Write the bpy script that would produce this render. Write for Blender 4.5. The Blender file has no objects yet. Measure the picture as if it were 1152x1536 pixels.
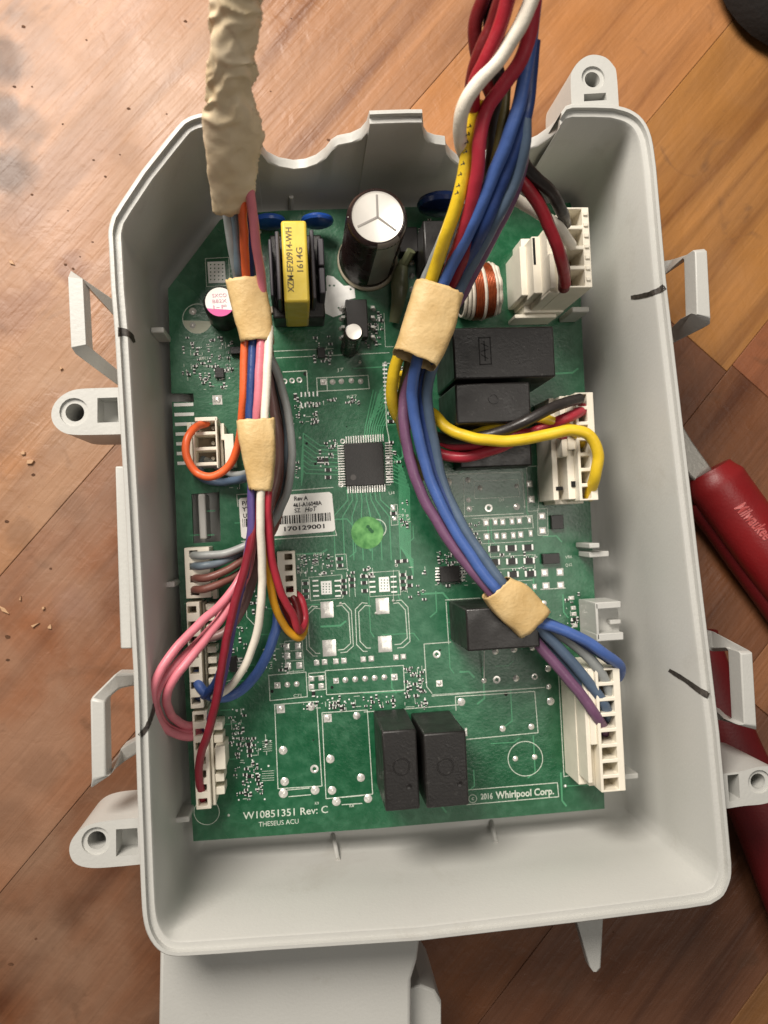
import bpy, math, random
from mathutils import Vector, Matrix, noise
from mathutils.geometry import tessellate_polygon
from mathutils.bvhtree import BVHTree
random.seed(7)
R = math.radians
MM = 0.001
# ------------------------------------------------------------------ camera, light, exposure
F, NX, NY, CZ = 1156.0, 450.0, 790.0, 212.0          # focal length (px of the 1536 px photo), plumb point, height in mm
sc = bpy.context.scene
cam = bpy.data.cameras.new('camera'); camo = bpy.data.objects.new('camera', cam)
sc.collection.objects.link(camo); sc.camera = camo
cam.sensor_fit = 'VERTICAL'; cam.sensor_height = 24.0; cam.lens = 24.0 * F / 1536.0
cam.clip_start = 0.005; cam.clip_end = 20.0
def dcam(px, py): return Vector(((px - 576) / F, -(py - 768) / F, -1.0))
QR = dcam(NX, NY).rotation_difference(Vector((0, 0, -1)))
camo.rotation_mode = 'QUATERNION'; camo.rotation_quaternion = QR
camo.location = (0, 0, CZ * MM)
cam.dof.use_dof = True; cam.dof.focus_distance = 0.178; cam.dof.aperture_fstop = 13.0
w = bpy.data.worlds.new('World'); sc.world = w; w.use_nodes = True
w.node_tree.nodes['Background'].inputs[0].default_value = (1.0, 0.95, 0.89, 1)
w.node_tree.nodes['Background'].inputs[1].default_value = 0.10
def lamp(name, loc, target, size, power, col):
    l = bpy.data.lights.new(name, 'AREA'); l.shape = 'DISK'; l.size = size * MM; l.energy = power; l.color = col
    o = bpy.data.objects.new(name, l); sc.collection.objects.link(o)
    o.location = Vector(loc) * MM
    o.rotation_mode = 'QUATERNION'
    o.rotation_quaternion = (Vector(target) - Vector(loc)).to_track_quat('-Z', 'Y')
    return o
lamp('room_lamp', (-190, 335, 410), (0, 0, 20), 270, 5.3, (1.0, 0.925, 0.84))
lamp('board_sheen_light', (290, -30, 1000), (20, 0, 0), 480, 2.2, (1.0, 0.93, 0.84))  # added overhead light, no known lamp; its reflection gives the board its sheen
sc.view_settings.view_transform = 'Standard'; sc.view_settings.look = 'None'
sc.view_settings.exposure = -0.06; sc.view_settings.gamma = 1.0
sc.cycles.max_bounces = 8

# ------------------------------------------------------------------ coordinates
def P(px, py, z):
    d = QR @ dcam(px, py)
    t = (z - CZ) / d.z
    return Vector((d.x * t, d.y * t, z))
ZB, ZR = 12.0, 46.0                                   # board top, rim of the housing
TH = R(2.7); CT, ST = math.cos(TH), math.sin(TH)
def rot(x, y, a=TH): return (x * math.cos(a) - y * math.sin(a), x * math.sin(a) + y * math.cos(a))

# ------------------------------------------------------------------ mesh building
class MB:
    def __init__(s): s.v = []; s.f = []; s.m = []
    def add(s, vs, fs, mi=0):
        b = len(s.v); s.v += [Vector(p) for p in vs]; s.f += [tuple(i + b for i in f) for f in fs]; s.m += [mi] * len(fs)
    def box(s, c, d, a=0.0, mi=0, taper=1.0):
        x, y, z = d[0] / 2, d[1] / 2, d[2] / 2; vs = []
        for k, zz in ((1, -z), (taper, z)):
            for sx, sy in ((-1, -1), (1, -1), (1, 1), (-1, 1)):
                rx, ry = rot(sx * x * k, sy * y * k, a); vs.append((c[0] + rx, c[1] + ry, c[2] + zz))
        s.add(vs, [(0, 3, 2, 1), (4, 5, 6, 7), (0, 1, 5, 4), (1, 2, 6, 5), (2, 3, 7, 6), (3, 0, 4, 7)], mi)
    def prism(s, pts, z0, z1, holes=(), mi=0, top=True, bottom=True):
        loops = [list(map(lambda p: (p[0], p[1]), pts))] + [list(map(lambda p: (p[0], p[1]), h)) for h in holes]
        def area(l): return sum(l[i][0] * l[(i + 1) % len(l)][1] - l[(i + 1) % len(l)][0] * l[i][1] for i in range(len(l)))
        loops = [l if (area(l) > 0) == (i == 0) else l[::-1] for i, l in enumerate(loops)]
        tris = tessellate_polygon([[Vector((x, y, 0)) for x, y in l] for l in loops])
        flat = [p for l in loops for p in l]; n = len(flat)
        vs = [(x, y, z1) for x, y in flat] + [(x, y, z0) for x, y in flat]; fs = []
        for t in tris:
            a, b, c = [Vector(flat[i]) for i in t]
            if (b - a).cross(c - a) < 0: t = t[::-1]
            if top: fs.append(tuple(t))
            if bottom: fs.append(tuple(i + n for i in reversed(t)))
        o = 0
        for l in loops:
            k = len(l)
            for i in range(k):
                j = (i + 1) % k; fs.append((o + i, o + i + n, o + j + n, o + j))
            o += k
        s.add(vs, fs, mi)
    def lathe(s, prof, c, n=24, axis='z', mi=0, a=0.0, lean=(0, 0), closed=False):
        vs = []
        for r, h in prof:
            for k in range(n):
                t = 2 * math.pi * k / n; p = (r * math.cos(t), r * math.sin(t), h)
                if axis == 'x': p = (p[2], p[0], p[1])
                if axis == 'y': p = (p[0], p[2], p[1])
                rx, ry = rot(p[0], p[1], a)
                vs.append((c[0] + rx + lean[0] * h, c[1] + ry + lean[1] * h, c[2] + p[2]))
        fs = []
        for i in range(len(prof) - 1):
            for k in range(n):
                q = (k + 1) % n
                f = (i * n + k, i * n + q, (i + 1) * n + q, (i + 1) * n + k)
                fs.append(f if axis != 'y' else f[::-1])
        if closed or prof[0] == prof[-1]: s.add(vs, fs, mi); return
        if prof[0][0] > 1e-6: fs.append(tuple(range(n))[::-1] if axis != 'y' else tuple(range(n)))
        e = (len(prof) - 1) * n
        if prof[-1][0] > 1e-6: fs.append(tuple(range(e, e + n)) if axis != 'y' else tuple(range(e, e + n))[::-1])
        s.add(vs, fs, mi)
    def tube(s, path, r, n=12, mi=0, rf=None, flat=1.0):
        path = [Vector(p) for p in path]; vs = []; u = None
        for i, p in enumerate(path):
            t = (path[min(i + 1, len(path) - 1)] - path[max(i - 1, 0)]).normalized()
            if u is None: u = t.cross(Vector((0, 0, 1))); u = u if u.length > 1e-3 else Vector((1, 0, 0))
            u = (u - t * u.dot(t)).normalized(); v = t.cross(u)
            rr = rf(i / (len(path) - 1)) if rf else r
            for k in range(n):
                a = 2 * math.pi * k / n
                vs.append(p + u * math.cos(a) * rr + v * math.sin(a) * rr * flat)
        fs = []
        for i in range(len(path) - 1):
            for k in range(n):
                q = (k + 1) % n; fs.append((i * n + k, (i + 1) * n + k, (i + 1) * n + q, i * n + q))
        e = (len(path) - 1) * n
        fs.append(tuple(range(n))); fs.append(tuple(range(e, e + n))[::-1])
        s.add(vs, fs, mi)
ORG = {}
def link(o, parent, loc):
    sc.collection.objects.link(o); ORG[o.name] = Vector(loc)
    if parent is not None:
        o.parent = parent; o.location = (Vector(loc) - ORG[parent.name]) * MM
    else: o.location = Vector(loc) * MM
def build(mb, name, mats, parent=None, bevel=0.0, smooth=35, kind=None, label=None, flip=False, seg=2):
    if not isinstance(mats, (list, tuple)): mats = [mats]
    lo = Vector([min(p[i] for p in mb.v) for i in range(3)]); hi = Vector([max(p[i] for p in mb.v) for i in range(3)])
    c = Vector(((lo.x + hi.x) / 2, (lo.y + hi.y) / 2, lo.z))
    me = bpy.data.meshes.new(name)
    me.from_pydata([(p - c) * MM for p in mb.v], [], mb.f)
    for m in mats: me.materials.append(m)
    for p, mi in zip(me.polygons, mb.m): p.material_index = mi
    if smooth:
        me.shade_smooth(); me.set_sharp_from_angle(angle=R(smooth))
    me.update()
    o = bpy.data.objects.new(name, me); link(o, parent, c)
    if bevel:
        b = o.modifiers.new('bevel', 'BEVEL'); b.width = bevel * MM; b.segments = seg; b.limit_method = 'ANGLE'; b.angle_limit = R(40)
        b.harden_normals = False
    if kind: o['kind'] = kind
    if label: o['label'] = label
    return o
def thing(name, loc, label, cat, group=None):
    o = bpy.data.objects.new(name, None); link(o, None, loc); o.empty_display_size = 0.01
    o['label'] = label; o['category'] = cat
    if group: o['group'] = group
    return o
def dup(o, loc, rz=None, parent=None):
    c = o.copy(); p = parent or o.parent
    sc.collection.objects.link(c); ORG[c.name] = Vector(loc); c.parent = p
    c.location = (Vector(loc) - ORG[p.name]) * MM
    if rz is not None: c.rotation_euler.z = rz
    return c
def bvh(mb): return BVHTree.FromPolygons([p[:] for p in mb.v], mb.f)
def cr(pts, k=8):
    pts = [Vector(p) for p in pts]; out = []
    q = [2 * pts[0] - pts[1]] + pts + [2 * pts[-1] - pts[-2]]
    for i in range(1, len(q) - 2):
        a, b, c, d = q[i - 1], q[i], q[i + 1], q[i + 2]
        for j in range(k):
            t = j / k
            out.append(0.5 * ((2 * b) + (c - a) * t + (2 * a - 5 * b + 4 * c - d) * t * t + (3 * b - a - 3 * c + d) * t ** 3))
    out.append(pts[-1]); return out

# ------------------------------------------------------------------ materials
def srgb(h):
    c = [int(h[i:i + 2], 16) / 255 for i in (0, 2, 4)]
    return tuple(x / 12.92 if x < 0.04045 else ((x + 0.055) / 1.055) ** 2.4 for x in c) + (1,)
def mat(name, col, rough=0.5, metal=0.0, var=0.12, vscale=120, bump=0.0, bscale=900, spec=0.5, col2=None, rvar=0.0, sss=0.0, coat=0.0):
    m = bpy.data.materials.new(name); m.use_nodes = True; t = m.node_tree; N = t.nodes; L = t.links
    b = N['Principled BSDF']
    c = srgb(col) if isinstance(col, str) else tuple(col) + (1,)
    c2 = srgb(col2) if isinstance(col2, str) else tuple(x * (1 - var) for x in c[:3]) + (1,)
    tc = N.new('ShaderNodeTexCoord'); n = N.new('ShaderNodeTexNoise'); n.inputs['Scale'].default_value = vscale; n.inputs['Detail'].default_value = 6
    L.new(tc.outputs['Object'], n.inputs['Vector'])
    r = N.new('ShaderNodeValToRGB'); r.color_ramp.elements[0].position = 0.35; r.color_ramp.elements[1].position = 0.68
    r.color_ramp.elements[0].color = c2; r.color_ramp.elements[1].color = c
    L.new(n.outputs[0], r.inputs[0]); L.new(r.outputs[0], b.inputs['Base Color'])
    b.inputs['Roughness'].default_value = rough; b.inputs['Metallic'].default_value = metal
    b.inputs['Specular IOR Level'].default_value = spec
    if coat: b.inputs['Coat Weight'].default_value = coat; b.inputs['Coat Roughness'].default_value = 0.15
    if sss: b.inputs['Subsurface Weight'].default_value = sss; b.inputs['Subsurface Radius'].default_value = (0.003, 0.002, 0.0015); b.inputs['Subsurface Scale'].default_value = 0.5
    if rvar:
        mr = N.new('ShaderNodeMapRange'); mr.inputs[1].default_value = 0.3; mr.inputs[2].default_value = 0.7
        mr.inputs[3].default_value = max(0.03, rough - rvar); mr.inputs[4].default_value = min(1, rough + rvar)
        n3 = N.new('ShaderNodeTexNoise'); n3.inputs['Scale'].default_value = vscale * 2.3; n3.inputs['Detail'].default_value = 4
        L.new(tc.outputs['Object'], n3.inputs['Vector']); L.new(n3.outputs[0], mr.inputs[0]); L.new(mr.outputs[0], b.inputs['Roughness'])
    if bump:
        n2 = N.new('ShaderNodeTexNoise'); n2.inputs['Scale'].default_value = bscale; n2.inputs['Detail'].default_value = 4
        L.new(tc.outputs['Object'], n2.inputs['Vector'])
        bp = N.new('ShaderNodeBump'); bp.inputs['Strength'].default_value = 1.0; bp.inputs['Distance'].default_value = bump * MM
        L.new(n2.outputs[0], bp.inputs['Height']); L.new(bp.outputs[0], b.inputs['Normal'])
    return m
PLASTIC = mat('housing_plastic', 'c0c0bb', 0.40, var=0.09, vscale=16, bump=0.045, bscale=1300, sss=0.0, rvar=0.1)
def grime(m, scale, amt, lo=.56, hi=.72, col=(.30, .27, .22, 1)):
    t = m.node_tree; N = t.nodes; L = t.links; b = N['Principled BSDF']; src = b.inputs['Base Color'].links[0].from_socket
    g = N.new('ShaderNodeNewGeometry'); n = N.new('ShaderNodeTexNoise'); n.inputs['Scale'].default_value = scale; n.inputs['Detail'].default_value = 9; n.inputs['Roughness'].default_value = .7; n.inputs['Distortion'].default_value = .6
    L.new(g.outputs['Position'], n.inputs['Vector']); r = N.new('ShaderNodeMapRange'); r.inputs[1].default_value = lo; r.inputs[2].default_value = hi; r.inputs[3].default_value = 0; r.inputs[4].default_value = amt
    L.new(n.outputs[0], r.inputs[0]); x = N.new('ShaderNodeMix'); x.data_type = 'RGBA'; L.new(r.outputs[0], x.inputs[0]); L.new(src, x.inputs[6]); x.inputs[7].default_value = col; L.new(x.outputs[2], b.inputs['Base Color'])
grime(PLASTIC, 45, .28); grime(PLASTIC, 420, .3, .64, .76)
CONN = mat('connector_nylon', 'f0e9d8', 0.45, var=0.10, vscale=150, bump=0.03, bscale=1200, rvar=0.12)
CONND = mat('connector_cavity', '8a7a62', 0.6, var=0.35, vscale=300, bump=0.03)
BLK = mat('black_plastic', '211f1e', 0.42, var=0.25, vscale=90, bump=0.05, bscale=1600, rvar=0.12)
grime(BLK, 900, .2, .60, .72, (.30, .29, .27, 1))
BLK2 = mat('chip_plastic', '211f1e', 0.36, var=0.15, vscale=200, bump=0.03, bscale=2500)
DARKHOLE = mat('dark_recess', '0c0b0a', 0.8)
SOLDER = mat('solder', 'eceae4', 0.22, metal=0.45, var=0.15, vscale=700, bump=0.05, bscale=500, rvar=0.1)
TIN = mat('tinned_copper', 'fafaf6', 0.34, metal=0.0, var=0.12, vscale=500, bump=0.06, bscale=700)
SILK = mat('silkscreen_ink', 'dbe4d6', 0.6, var=0.35, vscale=1500)
TRACE = mat('copper_trace_under_mask', '4f9a70', 0.33, var=0.2, vscale=200)
PAPER = mat('label_paper', 'f1f0ea', 0.55, var=0.03)
INK = mat('black_ink', '141312', 0.6)
TAPE = mat('masking_tape', 'dcbf8a', 0.5, var=0.2, vscale=200, bump=0.14, bscale=1100, col2='c9a870')
TAPE2 = mat('masking_tape_aged', 'eedcbe', 0.42, var=0.2, vscale=110, bump=0.28, bscale=210, col2='d2bd98')
RESB = mat('resistor_black', '1d1b1a', 0.4, var=0.2, vscale=900)
COPPER = mat('copper_winding', 'a9532e', 0.32, metal=0.5, var=0.35, vscale=600, bump=0.05)
WIND = mat('winding_sleeve', 'd9d0c0', 0.5, var=0.25, vscale=300, bump=0.08)
YTAPE = mat('yellow_tape', 'dcc24a', 0.4, var=0.16, vscale=180, bump=0.03, rvar=0.1)
BLUECAP = mat('blue_ceramic', '1c4796', 0.3, var=0.3, vscale=150)
ALU = mat('aluminium_can', 'dedbd4', 0.42, metal=0.35, var=0.05, vscale=300, bump=0.02)
SLEEVE = mat('capacitor_sleeve', '2c1f1e', 0.25, var=0.25, vscale=160, rvar=0.1)
SLEEVEG = mat('capacitor_stripe', '827c78', 0.3, var=0.1)
GLUE = mat('hot_glue', '7d8262', 0.25, var=0.3, vscale=120, bump=0.1, bscale=300)
STEEL = mat('tool_steel', 'a7a59e', 0.35, metal=0.6, var=0.12, vscale=120, bump=0.04)
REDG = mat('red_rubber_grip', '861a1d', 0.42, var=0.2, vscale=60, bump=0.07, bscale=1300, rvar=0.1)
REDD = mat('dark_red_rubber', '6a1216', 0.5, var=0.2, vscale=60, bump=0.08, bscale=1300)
REDL = mat('raised_lettering', 'b8504e', 0.25, var=0.1)
GSTICK = mat('green_inspection_sticker', '74b368', 0.5, var=0.4, vscale=420, col2='3a7a3c')
PINK2 = mat('pink_ink', 'e0559d', 0.5)
MARK = mat('marker_ink', '1c1512', 0.6, vscale=700, col2='4a443e', bump=.02)
WIREC = {}
def wmat(name, col):
    if name not in WIREC: WIREC[name] = mat(name + '_wire_insulation', col, 0.42, var=0.16, vscale=220, bump=0.05, bscale=1400, rvar=0.12)
    return WIREC[name]
WC = dict(crimson='a0202d', slate='6c7a84', orange='ee6a38', navy='28447e', pink='dd7f8c', white='f0e8d8', gray='9a9e9c', brown='7c4e44', purple='5a4a86',
          red='b83242', maroon='86202f', yellow='ecc72c', amber='e0a226', blue='4a68aa', dkblue='2a4178', violet='74506e', black='2a2523',
          dkred='6a1519', sblue='56687e', olive='6d6238', dusty='8a6a66')
# board material: solder mask with flux residue and buried copper
def board_mat():
    m = bpy.data.materials.new('solder_mask'); m.use_nodes = True; t = m.node_tree; N = t.nodes; L = t.links; b = N['Principled BSDF']
    tc = N.new('ShaderNodeTexCoord')
    def nz(s, d=5, dist=0.0):
        n = N.new('ShaderNodeTexNoise'); n.inputs['Scale'].default_value = s; n.inputs['Detail'].default_value = d
        n.inputs['Distortion'].default_value = dist; L.new(tc.outputs['Object'], n.inputs['Vector']); return n
    n1 = nz(22, 3, 0.6); r1 = N.new('ShaderNodeValToRGB')
    r1.color_ramp.elements[0].position = 0.38; r1.color_ramp.elements[0].color = (0.005, 0.080, 0.030, 1)
    r1.color_ramp.elements[1].position = 0.66; r1.color_ramp.elements[1].color = (0.012, 0.115, 0.050, 1)
    L.new(n1.outputs[0], r1.inputs[0])
    n2 = nz(420, 8, 0.3); r2 = N.new('ShaderNodeValToRGB')
    r2.color_ramp.elements[0].position = 0.42; r2.color_ramp.elements[0].color = (0, 0, 0, 1)
    r2.color_ramp.elements[1].position = 0.72; r2.color_ramp.elements[1].color = (1, 1, 1, 1)
    L.new(n2.outputs[0], r2.inputs[0])
    mul = N.new('ShaderNodeMath'); mul.operation = 'MULTIPLY'; L.new(r2.outputs[0], mul.inputs[0]); L.new(n1.outputs[0], mul.inputs[1])
    mx = N.new('ShaderNodeMix'); mx.data_type = 'RGBA'; mx.inputs[7].default_value = (0.06, 0.20, 0.11, 1)
    L.new(mul.outputs[0], mx.inputs[0]); L.new(r1.outputs[0], mx.inputs[6]); L.new(mx.outputs[2], b.inputs['Base Color'])
    mr = N.new('ShaderNodeMapRange'); mr.inputs[1].default_value = 0.3; mr.inputs[2].default_value = 0.7; mr.inputs[3].default_value = 0.22; mr.inputs[4].default_value = 0.40
    L.new(n1.outputs[0], mr.inputs[0]); L.new(mr.outputs[0], b.inputs['Roughness'])
    n3 = nz(1300, 3); bp = N.new('ShaderNodeBump'); bp.inputs['Distance'].default_value = 0.06 * MM; L.new(n3.outputs[0], bp.inputs['Height']); L.new(bp.outputs[0], b.inputs['Normal'])
    b.inputs['Specular IOR Level'].default_value = 0.6
    return m
BOARD = board_mat()
# wood plank material: grain along the plank, stains, dust; tint from the object's colour
DK, GYR, LT_ = (0.085, 0.038, 0.018), (0.17, 0.090, 0.050), (0.40, 0.27, 0.18)
STAINS = [(4, 92, 9, .9, DK), (22, 82, 5, .6, GYR), (40, 235, 5, .4, GYR), (8, 300, 7, .35, GYR), (70, 120, 8, .3, GYR), (30, 330, 8, .3, (.2, .1, .06)), (14, 1240, 10, .3, DK), (60, 1160, 8, .25, DK), (180, 480, 7, .3, GYR), (105, 760, 6, .25, DK), (30, 800, 5, .3, DK), (14, 257, 9, .95, DK), (6, 172, 8, .9, DK), (45, 192, 7, .6, GYR), (30, 25, 5, .5, GYR), (190, 230, 6, .35, (.2, .1, .05)), (45, 172, 3.2, .55, GYR), (50, 205, 3, .5, GYR), (24, 215, 6, .35, GYR), (60, 60, 7, .3, GYR), (20, 470, 9, .55, (0.2, .09, .05)), (60, 440, 6, .45, (0.2, .09, .05)),
          (110, 400, 6, .6, (0.16, .06, .03)), (140, 345, 9, .25, (.3, .14, .07)), (150, 240, 8, .3, (.3, .15, .08)), (108, 905, 7, .3, (.22, .12, .09)), (1126, 1440, 3.4, .5, DK), (1112, 1448, 2.4, .5, DK), (100, 1370, 6, .3, DK), (105, 1490, 5, .3, DK), (260, 130, 20, .25, LT_), (90, 620, 18, .25, LT_), (340, 60, 14, .2, LT_)]
def wood_mat():
    m = bpy.data.materials.new('worn_wood'); m.use_nodes = True; t = m.node_tree; N = t.nodes; L = t.links; b = N['Principled BSDF']
    geo = N.new('ShaderNodeNewGeometry')
    tc = N.new('ShaderNodeTexCoord'); oi = N.new('ShaderNodeObjectInfo')
    add = N.new('ShaderNodeVectorMath'); add.operation = 'ADD'
    comb = N.new('ShaderNodeCombineXYZ'); mm = N.new('ShaderNodeMath'); mm.operation = 'MULTIPLY'; mm.inputs[1].default_value = 3.0
    L.new(oi.outputs['Random'], mm.inputs[0]); L.new(mm.outputs[0], comb.inputs[0]); L.new(mm.outputs[0], comb.inputs[1])
    L.new(tc.outputs['Object'], add.inputs[0]); L.new(comb.outputs[0], add.inputs[1])
    mp = N.new('ShaderNodeMapping'); mp.inputs['Scale'].default_value = (7, 90, 30); L.new(add.outputs[0], mp.inputs[0])
    def nz(src, s, d=5, dist=0.0):
        n = N.new('ShaderNodeTexNoise'); n.inputs['Scale'].default_value = s; n.inputs['Detail'].default_value = d
        n.inputs['Distortion'].default_value = dist; L.new(src, n.inputs['Vector']); return n
    g1 = nz(mp.outputs[0], 1.0, 6, 0.9)
    mp2 = N.new('ShaderNodeMapping'); mp2.inputs['Scale'].default_value = (40, 700, 100); L.new(add.outputs[0], mp2.inputs[0])
    g2 = nz(mp2.outputs[0], 1.0, 5, 0.4)
    r1 = N.new('ShaderNodeValToRGB'); e = r1.color_ramp.elements
    e[0].position = 0.30; e[0].color = (0.50, 0.40, 0.33, 1); e[1].position = 0.66; e[1].color = (1.12, 1.08, 1.02, 1)
    k = r1.color_ramp.elements.new(0.44); k.color = (0.88, 0.84, 0.80, 1)
    L.new(g1.outputs[0], r1.inputs[0])
    r2 = N.new('ShaderNodeMapRange'); r2.inputs[1].default_value = 0.3; r2.inputs[2].default_value = 0.7; r2.inputs[3].default_value = 0.91; r2.inputs[4].default_value = 1.06
    L.new(g2.outputs[0], r2.inputs[0])
    m1 = N.new('ShaderNodeMix'); m1.data_type = 'RGBA'; m1.blend_type = 'MULTIPLY'; m1.inputs[0].default_value = 1
    L.new(oi.outputs['Color'], m1.inputs[6]); L.new(r1.outputs[0], m1.inputs[7])
    m2 = N.new('ShaderNodeMix'); m2.data_type = 'RGBA'; m2.blend_type = 'MULTIPLY'; m2.inputs[0].default_value = 1
    L.new(m1.outputs[2], m2.inputs[6]); L.new(r2.outputs[0], m2.inputs[7])
    # worn film of dust: lightens and hides the grain, strongest on the left of the floor
    sx = N.new('ShaderNodeSeparateXYZ'); L.new(geo.outputs['Position'], sx.inputs[0])
    f1 = N.new('ShaderNodeMapRange'); f1.inputs[1].default_value = 0.04; f1.inputs[2].default_value = -0.06; f1.inputs[3].default_value = 0.10; f1.inputs[4].default_value = 0.72
    L.new(sx.outputs[0], f1.inputs[0])
    wn = nz(geo.outputs['Position'], 170, 5, 0.8); d1 = nz(geo.outputs['Position'], 38, 7, 0.5); d2 = N.new('ShaderNodeMath'); d2.operation = 'MULTIPLY'
    dr = N.new('ShaderNodeMapRange'); dr.inputs[1].default_value = 0.3; dr.inputs[2].default_value = 0.62; L.new(d1.outputs[0], dr.inputs[0])
    L.new(dr.outputs[0], d2.inputs[0]); L.new(f1.outputs[0], d2.inputs[1])
    m3 = N.new('ShaderNodeMix'); m3.data_type = 'RGBA'; L.new(d2.outputs[0], m3.inputs[0]); L.new(m2.outputs[2], m3.inputs[6])
    dc = N.new('ShaderNodeMix'); dc.data_type = 'RGBA'; dc.inputs[0].default_value = 0.5
    L.new(oi.outputs['Color'], dc.inputs[6]); dc.inputs[7].default_value = (0.33, 0.225, 0.15, 1); L.new(dc.outputs[2], m3.inputs[7])
    # dark dirt stains with their own shapes
    s1 = nz(geo.outputs['Position'], 62, 6, 1.4); sr = N.new('ShaderNodeMapRange'); sr.inputs[1].default_value = 0.62; sr.inputs[2].default_value = 0.78; sr.inputs[3].default_value = 0; sr.inputs[4].default_value = 0.6
    L.new(s1.outputs[0], sr.inputs[0])
    s2 = nz(geo.outputs['Position'], 300, 3, 0.3); sr2 = N.new('ShaderNodeMapRange'); sr2.inputs[1].default_value = 0.70; sr2.inputs[2].default_value = 0.80; sr2.inputs[3].default_value = 0; sr2.inputs[4].default_value = 0.4
    L.new(s2.outputs[0], sr2.inputs[0])
    mxx = N.new('ShaderNodeMath'); mxx.operation = 'MAXIMUM'; L.new(sr.outputs[0], mxx.inputs[0]); L.new(sr2.outputs[0], mxx.inputs[1])
    m4 = N.new('ShaderNodeMix'); m4.data_type = 'RGBA'; L.new(mxx.outputs[0], m4.inputs[0]); L.new(m3.outputs[2], m4.inputs[6]); m4.inputs[7].default_value = (0.10, 0.05, 0.026, 1)
    last = m4.outputs[2]
    for (x_, y_, rad, st_, col_) in STAINS:
        c_ = P(x_, y_, 0) * MM; dv = N.new('ShaderNodeVectorMath'); dv.operation = 'DISTANCE'
        wr = N.new('ShaderNodeMix'); wr.data_type = 'VECTOR'; wr.inputs[0].default_value = 0.006; L.new(geo.outputs['Position'], wr.inputs[4]); L.new(wn.outputs[1], wr.inputs[5])
        L.new(wr.outputs[1], dv.inputs[0]); dv.inputs[1].default_value = c_ * 0.994 + Vector((.003, .003, .003))
        mk = N.new('ShaderNodeMapRange'); mk.interpolation_type = 'SMOOTHSTEP'; mk.inputs[1].default_value = rad * MM; mk.inputs[2].default_value = rad * .35 * MM; mk.inputs[3].default_value = 0; mk.inputs[4].default_value = st_
        L.new(dv.outputs['Value'], mk.inputs[0]); mq = N.new('ShaderNodeMix'); mq.data_type = 'RGBA'; L.new(mk.outputs[0], mq.inputs[0]); L.new(last, mq.inputs[6]); mq.inputs[7].default_value = col_ + (1,); last = mq.outputs[2]
    L.new(last, b.inputs['Base Color'])
    rr = N.new('ShaderNodeMapRange'); rr.inputs[1].default_value = 0.3; rr.inputs[2].default_value = 0.7; rr.inputs[3].default_value = 0.36; rr.inputs[4].default_value = 0.6
    L.new(d1.outputs[0], rr.inputs[0]); L.new(rr.outputs[0], b.inputs['Roughness'])
    bs = N.new('ShaderNodeMath'); bs.operation = 'ADD'; d5 = nz(geo.outputs['Position'], 240, 8, 0.6); L.new(g2.outputs[0], bs.inputs[0]); L.new(d5.outputs[0], bs.inputs[1])
    bp = N.new('ShaderNodeBump'); bp.inputs['Distance'].default_value = 0.24 * MM; bp.inputs['Strength'].default_value = 0.85; L.new(bs.outputs[0], bp.inputs['Height']); L.new(bp.outputs[0], b.inputs['Normal'])
    return m
WOOD = wood_mat()

# ------------------------------------------------------------------ text
def text_mb(s, size, shear=0.0, bold=0.0, spacing=1.0):
    cu = bpy.data.curves.new('t', 'FONT'); cu.body = s; cu.size = size; cu.shear = shear; cu.offset = bold; cu.resolution_u = 3
    cu.space_character = spacing
    o = bpy.data.objects.new('t', cu); sc.collection.objects.link(o)
    dg = bpy.context.evaluated_depsgraph_get(); me = o.evaluated_get(dg).to_mesh()
    vs = [v.co.copy() for v in me.vertices]; fs = [tuple(p.vertices) for p in me.polygons]
    o.evaluated_get(dg).to_mesh_clear(); bpy.data.objects.remove(o); bpy.data.curves.remove(cu)
    return vs, fs
def text_on(mb, s, p0, p1, size, lift=0.0, shear=0.0, bold=0.0, fit=True, mi=0):
    """lay text from p0 to p1 (world mm, baseline), flat"""
    vs, fs = text_mb(s, size, shear, bold)
    p0, p1 = Vector(p0), Vector(p1); d = p1 - p0; L0 = d.length; d.normalize()
    wd = max(v.x for v in vs) if vs else 1; k = L0 / wd if fit else 1.0
    up = Vector((0, 0, 1)).cross(d)
    mb.add([p0 + d * v.x * k + up * v.y + Vector((0, 0, lift)) for v in vs], fs, mi)

# ================================================================== FLOOR
ang = None
A0, A1 = P(57, 800, 0), P(171, 667, 0); B1 = P(715, 50, 0)
pd = (B1 - A0).normalized(); pn = Vector((-pd.y, pd.x, 0))          # plank direction, and across it (towards upper left)
pa = math.atan2(pd.y, pd.x)
fl = MB(); fl.box((0, 0, -6.5), (2400, 2400, 5))
floor = build(fl, 'floor', mat('subfloor_dark', '1a100a', 0.8), kind='structure')
def off(px, py): return (P(px, py, 0)).dot(pn)
def along(px, py): return (P(px, py, 0)).dot(pd)
seams = [off(115, 733) + 190, off(115, 733) + 112, off(115, 733), off(1037, 105), off(1095, 552), off(1095, 552) - 60, off(1095, 552) - 120, off(1095, 552) - 180]
tints = ['a57c5a', 'a97a54', '9c663e', '986c42', '85593a', '784e32', '8c6238']
ends = {2: [along(400, 700)], 3: [along(1040, 512)], 4: [along(1138, 583)], 5: [along(1300, 1200)]}
alt = {2: ['8e5e40', 'b57e4c'], 3: ['744a30', 'a9773f'], 4: ['7c4e2e', '8f5838'], 5: ['704830', '946440']}
random.seed(11)
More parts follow.
